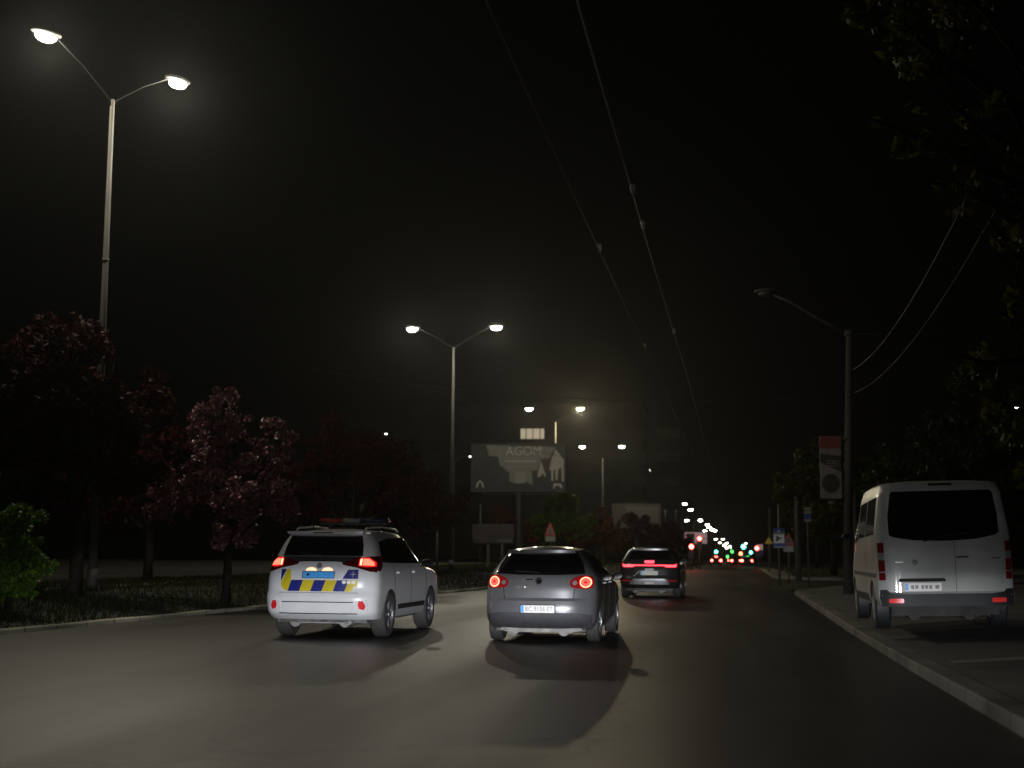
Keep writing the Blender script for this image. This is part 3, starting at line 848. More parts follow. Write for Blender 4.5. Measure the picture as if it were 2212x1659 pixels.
    for x in (-0.12, 0.14):
        panel('plate_light', [(x + 0.085 * math.cos(R(a)), 1.042 + 0.05 * math.sin(R(a))) for a in range(0, 181, 15)], rw, 'plate_lamp', root, 0.0235, 0.008)
    w_ = bmesh.new(); tube(w_, [(0.0, 0.17, 1.275), (-0.05, 0.19, 1.285), (-0.36, 0.235, 1.30)], 0.011, 6); bm_obj('wiper', w_, 'black_plastic', root)
    panel('emblem', disc(0.0, 1.12, 0.045, 14), rw, 'silver', root, 0.024, 0.012)
    # bumper mouldings and reflectors
    panel('bumper_groove', [(-0.56, 0.575), (-0.58, 0.56), (0.58, 0.56), (0.56, 0.575)], rw, 'seam', root, 0.004, 0.01)
    panel('bumper_groove', [(-0.62, 0.40), (-0.62, 0.385), (0.62, 0.385), (0.62, 0.40)], rw, 'seam', root, 0.008, 0.03)
    panel('bumper_bar', rrect(-0.58, 0.44, 0.58, 0.552, 0.04), rw, 'white_paint', root, 0.03, 0.05)
    panel('bumper_groove', [(-0.63, 0.705), (0.63, 0.705), (0.63, 0.716), (-0.63, 0.716)], rw, 'seam', root, 0.006, 0.012)
    for sg in (1, -1):
        q = (lambda P: P) if sg > 0 else mir
        fr = panel('fog_lamp', q([(0.60, 0.42), (0.74, 0.40), (0.79, 0.48), (0.76, 0.60), (0.68, 0.62), (0.60, 0.57)]), rw, 'white_paint', root, 0.03, 0.05, 0.04)
        panel('reflector', q([(0.66, 0.47), (0.73, 0.45), (0.755, 0.51), (0.72, 0.585), (0.66, 0.59), (0.645, 0.53)]), rw, 'red_reflector', fr, 0.036, 0.01, 0.04)
        M_ = S.side(sg)
        side_glass(S, root, sg, [[(0.62, 1.17), (1.225, 1.155), (1.225, 1.53), (0.78, 1.49)], [(1.235, 1.155), (2.245, 1.145), (2.245, 1.57), (1.235, 1.54)], [(2.255, 1.145), (3.25, 1.13), (2.95, 1.36), (2.62, 1.56), (2.255, 1.57)]])
        for ys in (1.22, 2.25, 3.28):
            panel('door_seam', [(ys, 0.42), (ys + 0.014, 0.42), (ys + 0.014, 1.12), (ys, 1.12)], M_, 'seam', root, 0.003, 0.006)
        for ys in (1.42, 2.42):
            panel('door_handle', rrect(ys, 0.985, ys + 0.22, 1.02, 0.012), M_, 'white_paint', root, 0.03, 0.04)
        panel('side_moulding', [(1.42, 0.42), (3.18, 0.42), (3.18, 0.50), (1.42, 0.50)], M_, 'black_plastic', root, 0.014, 0.02)
        mirror_part(root, sg, 0.86, 3.05, 1.14, 'black_plastic')
        bm = bmesh.new(); xr = 0.56
        tube(bm, [(sg * xr, 0.62, 1.66), (sg * xr, 0.75, 1.705), (sg * (xr + .01), 1.6, 1.735), (sg * xr, 2.45, 1.71), (sg * xr, 2.6, 1.67)], 0.014, 8)
        bm_obj('roof_rail', bm, 'silver', root, True)
    # light bar
    bm = bmesh.new(); box(bm, (0, 1.95, 1.795), (1.14, 0.26, 0.03)); bevel(bm, 0.008)
    for x in (-0.4, 0.4): box(bm, (x, 1.95, 1.75), (0.06, 0.14, 0.09))
    lb = bm_obj('light_bar', bm, 'black_plastic', root)
    for x0, x1, mm in ((-0.58, -0.19, 'bar_lens_red'), (-0.185, 0.105, 'bar_lens_clear'), (0.11, 0.58, 'bar_lens_blue')):
        bm = bmesh.new(); box(bm, ((x0 + x1) / 2, 1.95, 1.845), (x1 - x0, 0.27, 0.07)); bevel(bm, 0.02, 3)
        bm_obj('lens', bm, mm, lb, True)
    bm = bmesh.new(); tube(bm, [(-0.25, 0.55, 1.66), (-0.25, 0.52, 1.78)], [0.012, 0.006], 6); bm_obj('aerial', bm, 'black_plastic', root)
    return root
p = at(690, 1192, 21.5)
pc = police(); pc.scale = (1.035,) * 3; pc.location = (p.x, 21.4, 0.0); pc.rotation_euler = (0, 0, R(-1.2))

# ---- grey hatchback
def hatch():
    root = thing('hatchback', 'grey five-door hatchback with round tail lights in the middle lane', 'car')
    S = Shell(1.44,
        [(0.20, 0.22), (0.27, 0.08), (0.40, 0.01), (0.55, 0.0), (0.655, 0.02), (0.67, 0.055), (0.85, 0.075), (1.03, 0.12), (1.08, 0.15), (1.40, 0.42), (1.42, 0.35), (1.44, 0.36)],
        [(0.20, 4.0), (0.4, 4.18), (0.6, 4.2), (0.78, 4.1), (0.86, 3.85), (0.96, 3.1), (1.44, 2.25)],
        [(0.20, 0.80), (0.35, 0.865), (0.6, 0.88), (0.85, 0.88), (1.0, 0.86), (1.06, 0.83), (1.34, 0.66), (1.44, 0.56)],
        D=0.50, Df=0.7, n=2.8, crown=0.055, drop=0.05, belt=1.02)
    S.build('body', 0.20, 'grey_paint', root, arches=(0.85, 3.43), ra=0.355, axz=0.31)
    for y in (0.85, 3.43):
        for sg in (-1, 1): wheel(root, sg * 0.765, y, 0.312, 0.205, sg)
    underbody(root, 0.34, 3.9, 0.70, 0.19, pale=True)
    rw = S.rear
    panel('rear_window', [(-0.70, 1.065), (-0.3, 1.045), (0.3, 1.045), (0.70, 1.065), (0.655, 1.2), (0.55, 1.385), (-0.55, 1.385), (-0.655, 1.2)], rw, 'tinted_glass', root, 0.010, 0.014)
    panel('spoiler', [(-0.54, 1.385), (0.54, 1.385), (0.52, 1.43), (-0.52, 1.43)], lambda x, z, off: Vector((x, 0.30 + 0.35 * abs(x) ** 2.5 - off, z)), 'grey_paint', root, 0.0, 0.14)
    w_ = bmesh.new(); tube(w_, [(0.02, 0.10, 1.07), (-0.05, 0.11, 1.085), (-0.38, 0.15, 1.10)], 0.010, 6); bm_obj('wiper', w_, 'black_plastic', root)
    panel('bumper_insert', [(-0.80, 0.30), (-0.6, 0.235), (0.6, 0.235), (0.80, 0.30), (0.81, 0.44), (0.6, 0.475), (-0.6, 0.475), (-0.81, 0.44)], rw, 'grey_plastic', root, 0.012, 0.02)
    panel('exhaust_trim', [(-0.64, 0.205), (-0.5, 0.17), (0.5, 0.17), (0.68, 0.205), (0.64, 0.235), (-0.6, 0.235)], lambda x, z, off: Vector((x, 0.17 + 0.12 * x * x - off, z)), 'under_pale', root, 0.0, 0.03)
    seam = [(-0.56, 0.84), (-0.545, 0.70), (-0.50, 0.668), (0.50, 0.668), (0.545, 0.70), (0.56, 0.84)]
    t = 0.010
    for (x0, z0), (x1, z1) in zip(seam, seam[1:]):
        d = Vector((x1 - x0, z1 - z0)).normalized(); n = Vector((-d.y, d.x)) * t
        panel('tailgate_seam', [(x0, z0), (x1, z1), (x1 + n.x, z1 + n.y), (x0 + n.x, z0 + n.y)], rw, 'seam', root, 0.006, 0.012, 0.05)
    for sg in (1, -1):
        q = (lambda P: P) if sg > 0 else mir
        hs_ = panel('tail_light', q([(0.475, 0.91), (0.50, 0.865), (0.56, 0.845), (0.72, 0.838), (0.815, 0.85), (0.83, 0.95), (0.80, 1.03), (0.66, 1.045), (0.55, 1.01), (0.49, 0.965)]), rw, 'red_lens_off', root, 0.012, 0.03, 0.04)
        panel('lamp_rim', q(disc(0.715, 0.938, 0.100, 26, 0.92)), rw, 'brake_rim', hs_, 0.020, 0.012, 0.05)
        for rr, mm, of in ((0.084, 'brake_core', 0.026), (0.072, 'brake_soft', 0.030), (0.024, 'brake_rim', 0.036)):
            panel('brake_lens', q(disc(0.715, 0.938, rr, 24, 0.95)), rw, mm, hs_, of, 0.010, 0.05)
        panel('reverse_lens', q(disc(0.555, 0.928, 0.034, 16)), rw, 'silver', hs_, 0.020, 0.012)
        M_ = S.side(sg)
        side_glass(S, root, sg, [[(0.72, 1.09), (1.235, 1.055), (1.235, 1.35), (0.90, 1.30)], [(1.25, 1.055), (2.045, 1.02), (2.045, 1.378), (1.25, 1.352)], [(2.06, 1.02), (3.0, 0.985), (2.72, 1.17), (2.35, 1.36), (2.07, 1.375)]])
        for ys in (1.22, 2.04, 3.02):
            panel('door_seam', [(ys, 0.30), (ys + 0.012, 0.30), (ys + 0.012, 1.0), (ys, 1.0)], M_, 'seam', root, 0.003, 0.006)
        for ys in (1.40, 2.20): panel('door_handle', rrect(ys, 0.89, ys + 0.2, 0.925, 0.012), M_, 'grey_paint', root, 0.028, 0.04)
        mirror_part(root, sg, 0.82, 2.82, 1.0, 'black_plastic')
    panel('emblem', disc(0.0, 0.955, 0.055, 18), rw, 'seam', root, 0.016, 0.02)
    panel('emblem_ring', disc(0.006, 0.945, 0.030, 14), rw, 'chrome', root, 0.022, 0.01)
    panel('name_badge', rrect(-0.20, 0.965, -0.08, 0.982, 0.006), rw, 'chrome', root, 0.008, 0.01)
    pl = panel('number_plate', rrect(-0.275, 0.46, 0.275, 0.595, 0.015), rw, 'seam', root, 0.018, 0.014)
    panel('plate_face', rrect(-0.262, 0.472, 0.262, 0.585, 0.012), rw, 'plate_white', pl, 0.022, 0.006)
    panel('plate_strip', rrect(-0.258, 0.476, -0.215, 0.581, 0.008), rw, 'plate_blue', pl, 0.0255, 0.005)
    text_on('plate_text', 'BC 9156 ET', 0.095, rw, 'pale_ink', pl, 0.026, 0.92, 0.022, 0.528)
    bm = bmesh.new(); tube(bm, [(0, 0.75, 1.47), (0, 0.60, 1.62)], [0.010, 0.004], 6); bm_obj('aerial', bm, 'black_plastic', root)
    return root
p = at(1162, 1192, 21.3)
hb = hatch(); hb.location = (p.x, 21.3, 0.0); hb.rotation_euler = (0, 0, R(-1.0))

# ---- dark SUV
def dark_suv():
    root = thing('dark_suv', 'dark SUV with a full-width red light strip, ahead of the grey hatchback', 'car')
    S = Shell(1.52,
        [(0.30, 0.16), (0.4, 0.03), (0.58, 0.0), (0.66, 0.03), (0.9, 0.06), (1.06, 0.10), (1.12, 0.16), (1.46, 0.46), (1.48, 0.38), (1.52, 0.40)],
        [(0.30, 4.4), (0.5, 4.55), (0.8, 4.55), (0.98, 4.3), (1.04, 3.5), (1.52, 2.65)],
        [(0.30, 0.86), (0.5, 0.915), (0.9, 0.92), (1.05, 0.90), (1.12, 0.87), (1.44, 0.70), (1.52, 0.60)],
        D=0.42, Df=0.7, n=3.0, crown=0.05, drop=0.05, belt=1.08)
    S.build('body', 0.30, 'dark_paint', root, arches=(0.95, 3.65), ra=0.40, axz=0.35)
    for y in (0.95, 3.65):
        for sg in (-1, 1): wheel(root, sg * 0.79, y, 0.355, 0.24, sg)
    underbody(root, 0.26, 4.2, 0.70, 0.24, pale=True)
    rw = S.rear
    panel('rear_window', [(-0.64, 1.17), (0.64, 1.17), (0.60, 1.3), (0.52, 1.45), (-0.52, 1.45), (-0.60, 1.3)], rw, 'tinted_glass', root, 0.010, 0.014)
    panel('spoiler', [(-0.56, 1.45), (0.56, 1.45), (0.54, 1.50), (-0.54, 1.50)], lambda x, z, off: Vector((x, 0.33 + 0.3 * abs(x) ** 2.5 - off, z)), 'silver', root, 0.0, 0.14)
    lb = panel('light_strip', [(-0.83, 0.955), (-0.79, 0.93), (-0.50, 0.93), (-0.43, 0.965), (0.43, 0.965), (0.50, 0.93), (0.79, 0.93), (0.83, 0.955), (0.845, 1.05), (0.78, 1.05), (0.76, 1.02), (-0.76, 1.02), (-0.78, 1.05), (-0.845, 1.05)], rw, 'brake_rim', root, 0.012, 0.03, 0.05)
    panel('light_core', [(-0.81, 0.965), (-0.78, 0.945), (-0.51, 0.945), (-0.44, 0.98), (0.44, 0.98), (0.51, 0.945), (0.78, 0.945), (0.81, 0.965), (0.815, 1.03), (0.79, 1.03), (0.76, 1.008), (-0.76, 1.008), (-0.79, 1.03), (-0.815, 1.03)], rw, 'bar_red', lb, 0.018, 0.01, 0.05)
    panel('brake_lamp', rrect(-0.15, 1.06, 0.15, 1.14, 0.03), rw, 'bar_red', root, 0.012, 0.02)
    br = panel('plate_bracket', [(-0.14, 0.83), (-0.13, 0.90), (0.13, 0.90), (0.14, 0.83)], rw, 'silver', root, 0.012, 0.02)
    pl = panel('number_plate', rrect(-0.265, 0.70, 0.265, 0.825, 0.03), rw, 'plate_white', root, 0.02, 0.015)
    panel('plate_strip', rrect(-0.258, 0.71, -0.215, 0.815, 0.01), rw, 'plate_blue', pl, 0.024, 0.006)
    panel('skid_plate', [(-0.60, 0.42), (0.60, 0.42), (0.56, 0.52), (0.48, 0.59), (-0.48, 0.59), (-0.56, 0.52)], rw, 'silver', root, 0.018, 0.03)
    panel('badge', rrect(-0.14, 0.43, 0.14, 0.485, 0.02), rw, 'plate_white', root, 0.024, 0.01)
    panel('lower_grille', [(-0.56, 0.36), (0.56, 0.36), (0.60, 0.415), (-0.60, 0.415)], rw, 'seam', root, 0.012, 0.03)
    panel('crease', [(-0.5, 0.66), (-0.3, 0.83), (-0.28, 0.83), (-0.46, 0.66)], rw, 'silver', root, 0.004, 0.008)
    for sg in (1, -1):
        q = (lambda P: P) if sg > 0 else mir
        panel('reflector', q(rrect(0.56, 0.515, 0.83, 0.548, 0.012)), rw, 'red_reflector', root, 0.012, 0.012)
        panel('bumper_corner', q([(0.56, 0.34), (0.84, 0.36), (0.88, 0.47), (0.62, 0.47)]), rw, 'black_plastic', root, 0.010, 0.02)
        M_ = S.side(sg)
        side_glass(S, root, sg, [[(0.72, 1.15), (1.20, 1.12), (1.20, 1.42), (0.90, 1.38)], [(1.25, 1.12), (2.12, 1.10), (2.12, 1.46), (1.25, 1.43)], [(2.17, 1.10), (3.15, 1.07), (2.85, 1.27), (2.5, 1.44), (2.17, 1.46)]])
        mirror_part(root, sg, 0.86, 2.95, 1.10, 'black_plastic')
    return root
p = at(1402, 1192, 42.6)
ds = dark_suv(); ds.location = (p.x, 42.6, 0.0); ds.rotation_euler = (0, 0, R(-0.6))

# ---- white van
def van():
    root = thing('white_van', 'white delivery van with a dark rear window parked in the lot on the right', 'van')
    S = Shell(2.24,
        [(0.36, 0.16), (0.40, 0.0), (0.55, 0.0), (0.57, 0.055), (1.0, 0.06), (1.3, 0.075), (2.12, 0.16), (2.24, 0.24)],
        [(0.36, 5.1), (0.6, 5.24), (0.9, 5.1), (1.15, 4.7), (2.2, 3.7), (2.24, 3.6)],
        [(0.36, 0.93), (0.5, 0.985), (1.2, 0.985), (1.5, 0.97), (2.05, 0.895), (2.2, 0.85), (2.24, 0.80)],
        D=0.22, Df=0.8, n=3.6, crown=0.06, drop=0.03, belt=1.4)
    S.build('body', 0.36, 'van_paint', root, arches=(1.05, 4.3), ra=0.40, axz=0.35)
    for y in (1.05, 4.3):
        for sg in (-1, 1): wheel(root, sg * 0.86, y, 0.345, 0.225, sg, rim='under')
    underbody(root, 0.30, 4.8, 0.78, 0.24)
    rw = S.rear
    panel('rear_window', [(-0.79, 1.43), (-0.72, 1.395), (-0.45, 1.35), (-0.1, 1.335), (0.1, 1.335), (0.45, 1.355), (0.74, 1.41), (0.80, 1.45), (0.795, 1.7), (0.745, 2.05), (0.71, 2.085), (-0.71, 2.085), (-0.745, 2.05), (-0.795, 1.7)], rw, 'tinted_glass', root, 0.010, 0.016)
    panel('bumper', [(-0.93, 0.38), (0.93, 0.38), (0.965, 0.50), (0.95, 0.62), (0.86, 0.62), (0.82, 0.575), (0.66, 0.555), (-0.66, 0.555), (-0.82, 0.575), (-0.86, 0.62), (-0.95, 0.62), (-0.965, 0.50)], lambda x, z, off: Vector((x, 0.0 + 0.16 * abs(x) ** 5 - off, z)), 'black_plastic', root, 0.03, 0.08)
    panel('handle_recess', [(-0.69, 0.735), (-0.67, 0.785), (-0.02, 0.785), (0.0, 0.735)], rw, 'seam', root, 0.008, 0.016)
    pl = panel('number_plate', rrect(-0.60, 0.60, -0.07, 0.715, 0.012), rw, 'plate_white', root, 0.014, 0.014)
    panel('plate_strip', rrect(-0.595, 0.605, -0.55, 0.71, 0.008), rw, 'plate_blue', pl, 0.018, 0.006)
    for k, (a, b_) in enumerate(((-0.51, -0.47), (-0.45, -0.41), (-0.36, -0.33), (-0.31, -0.27), (-0.25, -0.21), (-0.16, -0.11))):
        panel('plate_mark', [(a, 0.63), (b_, 0.62 + 0.01 * (k % 2)), (b_ + 0.005, 0.685), (a - 0.004, 0.68)], rw, 'pale_ink', pl, 0.018, 0.006)
    for x in (0.14,):
        panel('door_seam', [(x, 0.57), (x + 0.008, 0.57), (x + 0.008, 1.34), (x, 1.34)], rw, 'grey_plastic', root, 0.004, 0.01)
    panel('door_crease', [(-0.80, 0.79), (0.80, 0.79), (0.80, 0.80), (-0.80, 0.80)], rw, 'van_paint', root, 0.014, 0.016)
    panel('emblem', disc(-0.44, 1.02, 0.045, 18), rw, 'chrome', root, 0.02, 0.02)
    panel('name_badge', rrect(0.16, 1.075, 0.34, 1.11, 0.01), rw, 'under', root, 0.012, 0.012)
    panel('name_badge', rrect(0.68, 1.06, 0.79, 1.08, 0.006), rw, 'under', root, 0.012, 0.012)
    panel('name_badge', rrect(-0.72, 1.02, -0.60, 1.036, 0.006), rw, 'chrome', root, 0.012, 0.012)
    bm = bmesh.new(); tube(bm, [(-0.30, 0.03, 1.33), (0.05, 0.055, 1.42), (0.42, 0.065, 1.45)], 0.012, 6); bm_obj('wiper', bm, 'black_plastic', root)
    for sg in (-1, 1):
        for z in (0.70, 1.36, 2.02):
            xw = S.w(z) * 0.93
            panel('hinge', rrect(sg * xw - 0.045, z, sg * xw + 0.045, z + 0.05, 0.01), rw, 'van_paint', root, 0.03, 0.03)
    panel('roof_lamp', rrect(-0.17, 2.165, 0.17, 2.20, 0.012), rw, 'black_plastic', root, 0.03, 0.04)
    for sg in (1, -1):
        q = (lambda P: P) if sg > 0 else mir
        tl = panel('tail_light', q([(0.865, 0.76), (0.957, 0.76), (0.965, 1.32), (0.875, 1.32)]), rw, 'van_lamp', root, 0.012, 0.03, 0.04)
        panel('clear_lens', q([(0.872, 1.06), (0.958, 1.06), (0.958, 1.17), (0.872, 1.17)]), rw, 'silver', tl, 0.018, 0.01, 0.04)
        panel('clear_lens', q([(0.868, 0.87), (0.955, 0.87), (0.955, 0.89), (0.868, 0.89)]), rw, 'silver', tl, 0.018, 0.01, 0.04)
        panel('reflector', q(rrect(0.63, 0.425, 0.84, 0.49, 0.02)), lambda x, z, off: Vector((x, 0.0 + 0.16 * abs(x) ** 5 - off, z)), 'red_glow', root, 0.036, 0.01, 0.05)
        M_ = S.side(sg)
        side_glass(S, root, sg, [[(0.55, 1.45), (1.9, 1.43), (1.9, 2.0), (0.55, 2.02)], [(2.0, 1.43), (3.2, 1.41), (3.2, 1.98), (2.0, 2.0)], [(3.32, 1.38), (4.25, 1.30), (3.85, 1.72), (3.55, 1.96), (3.32, 1.96)]])
        panel('sill_trim', [(1.55, 0.40), (3.85, 0.40), (3.85, 0.52), (1.55, 0.52)], M_, 'black_plastic', root, 0.012, 0.02)
        panel('side_moulding', [(0.3, 0.80), (4.2, 0.80), (4.2, 0.86), (0.3, 0.86)], M_, 'grey_plastic', root, 0.012, 0.02)
        mirror_part(root, sg, 0.97, 4.15, 1.45)
    return root
M['red_glow'] = mat('van_reflector', (0.95, 0.04, 0.04), 0.3, noise=0.05, coat=0.4)
p = at(2046, 1192, 21.0)
vn = van()
M['van_dark'] = mat('van_dark_plastic', (0.010, 0.011, 0.013), 0.6, noise=0.3, scale=8)
M['van_under'] = mat('van_underbody', (0.028, 0.026, 0.024), 0.8, noise=0.5, scale=5, bump=0.3)
for ch in vn.children:
    k = ch.name.split('.')[0]
    if k in ('bumper', 'wheel'): ch.data.materials[0] = M['van_dark']
    if k in ('underbody', 'exhaust'): ch.data.materials[0] = M['van_under']
vn.scale = (0.975,) * 3; vn.location = (p.x, 21.0, 0.30); vn.rotation_euler = (0, R(-1.4), 0)

# ---- distant cars
def far_car(label):
    root = thing('distant_car', label, 'car', group='distant cars queuing at the traffic lights')
    S = Shell(1.42, [(0.25, 0.1), (0.5, 0.0), (0.95, 0.08), (1.38, 0.45), (1.42, 0.5)], [(0.25, 4.1), (0.7, 4.2), (0.9, 3.2), (1.42, 2.4)],
              [(0.25, 0.82), (0.6, 0.88), (0.95, 0.86), (1.35, 0.66), (1.42, 0.58)], crown=0.04)
    S.build('body', 0.25, 'dark_paint', root)
    panel('rear_window', [(-0.6, 1.0), (0.6, 1.0), (0.5, 1.33), (-0.5, 1.33)], S.rear, 'tinted_glass', root, 0.012, 0.02, 0.2)
    for sg in (1, -1):
        q = (lambda P: P) if sg > 0 else mir
        panel('tail_light', q(rrect(0.50, 0.74, 0.78, 0.96, 0.06)), S.rear, 'tail_far', root, 0.02, 0.03, 0.1)
    for y in (0.8, 3.3):
        for sg in (-1, 1):
            bm = bmesh.new(); lathe_x(bm, [(-0.1, 0.12), (-0.1, 0.31), (0.1, 0.31), (0.1, 0.12)], 16)
            bm_obj('wheel', bm, 'rubber', root, True).location = (sg * 0.75, y, 0.31)
    return root
def copy_tree(o, parent=None):
    c = o.copy(); COL.objects.link(c); c.parent = parent
    for ch in list(o.children): copy_tree(ch, c)
    return c
fc = far_car('distant car with three red lights in the left lane, leftmost of the queue')
fars = [(1547, 205, 'distant car with red tail lights, leftmost of the far queue', 0), (1590, 212, 'distant car in the middle of the far queue', 1),
        (1580, 262, 'small distant car half hidden left behind the middle car of the queue', 2), (1613, 196, 'rightmost distant car of the far queue', 3),
        (1596, 330, 'smallest, farthest distant car between the green lights', 4)]
for px, d, lab, k in fars:
    o = fc if k == 0 else copy_tree(fc)
    p = at(px, 1192, d); o.location = (p.x, d, road_z(d)); o['label'] = lab
# high brake lamp only on the leftmost car
panel('brake_lamp', rrect(-0.2, 1.30, 0.2, 1.42, 0.03), lambda x, z, off: Vector((x, 0.42 - off, z)), 'tail_far', fc, 0.02, 0.03)

# ------------------------------------------------------------------ street lamps
def lamp_head(parent, c, d, m, s=1.0):
    bm = bmesh.new()
    r = bmesh.ops.create_uvsphere(bm, u_segments=16, v_segments=8, radius=1)
    rot = Matrix.Rotation(math.atan2(d.y, d.x), 4, 'Z')
    bmesh.ops.transform(bm, matrix=Matrix.Translation(c + Vector((0, 0, 0.09 * s))) @ rot @ Matrix.Diagonal((0.42 * s, 0.21 * s, 0.09 * s, 1)), verts=r['verts'])
    h = bm_obj('lamp_head', bm, 'lamp_case', parent, True)
    bm = bmesh.new()
    r = bmesh.ops.create_uvsphere(bm, u_segments=16, v_segments=8, radius=1)
    bmesh.ops.transform(bm, matrix=Matrix.Translation(c) @ rot @ Matrix.Diagonal((0.27 * s, 0.17 * s, 0.13 * s, 1)), verts=r['verts'])  # lens drawn oversize, its shape takes in the glow round the lamp
    bm_obj('lamp_lens', bm, m, h, True)
    return h

ORD = ['nearest', 'second', 'third', 'fourth', 'fifth', 'sixth', 'seventh']
def double_lamp(name, label, pole_x, d, zt, offs, zl, mats, ground, powers, cols, rb=0.105):
    """offs: two vectors from the pole top to the lamps"""
    t = thing(name, label, 'street lamp', (pole_x, d, ground), 0, 'double street lamps along the left side')
    hp = zt - ground
    bm = bmesh.new()
    tube(bm, [(0, 0, -0.1), (0, 0, hp * 0.45), (0, 0, hp)], [rb, rb * 0.8, rb * 0.5], 12)
    tube(bm, [(0, 0, -0.05), (0, 0, 0.5)], rb * 1.25, 12)
    tube(bm, [(0, 0, hp * 0.66), (0, 0, hp * 0.66 + 0.06)], rb * 0.85, 12)
    bm_obj('pole', bm, 'pole', t, True)
    for o_, m, pw, cl in zip(offs, mats, powers, cols):
        c = Vector((o_[0], o_[1], zl - ground))
        hz = Vector((o_[0], o_[1], 0)); hd = hz.normalized()
        bm = bmesh.new()
        e = c - hd * 0.3
        tube(bm, [(0, 0, hp - 0.25), Vector((0, 0, hp)) + hd * 0.1, Vector((0, 0, hp)).lerp(e, 0.55) + Vector((0, 0, 0.06)), e + Vector((0, 0, 0.04)), c + Vector((0, 0, 0.05))], [0.022, 0.02, 0.019, 0.018, 0.017], 8)
        bm_obj('arm', bm, 'arm_metal', t, True)
        h = lamp_head(t, c, hd, m)
        if pw:
            l = bpy.data.lights.new('lamp_light', 'POINT'); l.energy = pw; l.color = cl; l.shadow_soft_size = 0.16
            lo = bpy.data.objects.new('lamp_light', l); COL.objects.link(lo); lo.parent = t; lo.location = c - Vector((0, 0, 0.26))
    return t

LC = (1.0, 0.93, 0.74); WC = (1.0, 0.84, 0.50)
rows = [  # pole px, top py, distance, [(lamp px, py, dist)...], materials
    (243, 215, 31.1, [(100, 60, 29.4), (383, 197, 33.0)], ['lamp_near', 'lamp_near'], [1150, 1350], [LC, LC]),
    (980, 750, 68.6, [(891, 708, 68.6), (1072, 710, 68.6)], ['lamp_white', 'lamp_white'], [1000, 1000], [LC, LC]),
    (1200, 912, 107.5, [(1143, 886, 107.5), (1254, 880, 107.5)], ['lamp_white', 'lamp_warm'], [700, 4200], [LC, WC]),
    (1302, 990, 146.7, [(1258, 966, 146.7), (1343, 964, 146.7)], ['lamp_white', 'lamp_white'], [650, 650], [LC, LC]),
    (1366, 1035, 189.0, [(1331, 1016, 189), (1399, 1015, 189)], ['lamp_white', 'lamp_white'], [650, 650], [LC, LC]),
]
for k, (px, py, d, ls, ms, pw, cl) in enumerate(rows):
    top = at(px, py, d)
    lp = [at(a, b_, c) for a, b_, c in ls]
    zl = sum(q.z for q in lp) / 2
    offs = [(q.x - top.x, q.y - top.y) for q in lp]
    lab = {0: 'nearest double-armed lit street lamp, its pole rising above the plum tree', 1: 'second double lit street lamp, pole standing between police car and hatchback',
           2: 'third double street lamp with one warm yellow lamp above the billboard', 3: 'fourth double street lamp, just right of the large billboard',
           4: 'fifth double street lamp, above the dim distant billboard'}[k]
    double_lamp('street_lamp', lab, top.x, d, top.z, offs, zl, ms, verge_left_z(top.x, d), pw, cl)
# the next lamp of the same row, level with the camera and out of frame
double_lamp('street_lamp', 'double street lamp of the left row level with the camera', -14, -7.5, 11.7, [(-1.9, 0), (1.9, 0)], 12.3, ['lamp_white'] * 2, 0.45, [0, 230], [LC, LC])

def single_lamp(label, px, py, d, m, s=1.0, group='distant street lamps in the far row', side=-1, cat='street lamp', name='distant_street_lamp', z0=None):
    c = at(px, py, d)
    g = road_z(d) if z0 is None else z0
    t = thing(name, label, cat, (c.x + side * 1.6, d, g), 0, group)
    h = c.z - g
    bm = bmesh.new(); tube(bm, [(0, 0, 0), (0, 0, h * 0.5), (0, 0, h - 0.5)], [0.12, 0.1, 0.07], 8)
    bm_obj('pole', bm, 'pole', t, True)
    bm = bmesh.new(); tube(bm, [(0, 0, h - 0.5), (-side * 0.7, 0, h - 0.05), (-side * 1.5, 0, h + 0.05)], 0.035, 6); bm_obj('arm', bm, 'pole_metal', t)
    lamp_head(t, Vector((-side * 1.6, 0, h)), Vector((1, 0, 0)), m, s)
    return t
fl = [(1437, 1090, 240, 'lamp_far', 1.0), (1479, 1088.5, 250, 'lamp_far', 1.3), (1491.6, 1101, 280, 'lamp_far', 1.5), (1483.6, 1124, 320, 'lamp_far', 1.5), (1513, 1123.5, 330, 'lamp_far', 1.7),
      (1528, 1133.5, 370, 'lamp_far', 1.7), (1532, 1139, 400, 'lamp_far', 2.0), (1522, 1146.6, 420, 'lamp_far', 1.8), (1538, 1143.7, 440, 'lamp_far', 2.0), (1544, 1145.7, 470, 'lamp_far', 2.0),
      (1546.5, 1164.5, 480, 'lamp_dim', 1.8), (1561.7, 1164.5, 500, 'lamp_dim', 2.0), (1555, 1172, 520, 'lamp_dim', 2.0), (1565, 1177.5, 540, 'lamp_far', 2.0), (1569.5, 1173, 560, 'lamp_dim', 2.0),
      (1570, 1183.5, 580, 'lamp_dim', 2.0), (1577, 1180, 600, 'lamp_dim', 2.2), (1580, 1183, 620, 'lamp_dim', 2.2)]
NUM = ['first', 'second', 'third', 'fourth', 'fifth', 'sixth', 'seventh', 'eighth', 'ninth', 'tenth', 'eleventh', 'twelfth', 'thirteenth', 'fourteenth', 'fifteenth', 'sixteenth', 'seventeenth', 'eighteenth']
for k, (px, py, d, m, s) in enumerate(fl):
    single_lamp('small distant lit street lamp, %s of the far row counted from the near end' % NUM[k], px, py, d, m, s, side=-1 if k not in (0,) else -0.01)
single_lamp('unlit distant street lamp with a bent arm, between the first far lit lamps', 1456, 1101, 255, 'lamp_case', 0.9, side=1)
single_lamp('small faint lamp above the dark trees behind the police car', 834, 937, 90, 'lamp_tiny', 0.35, 'faint lamps behind the left trees')
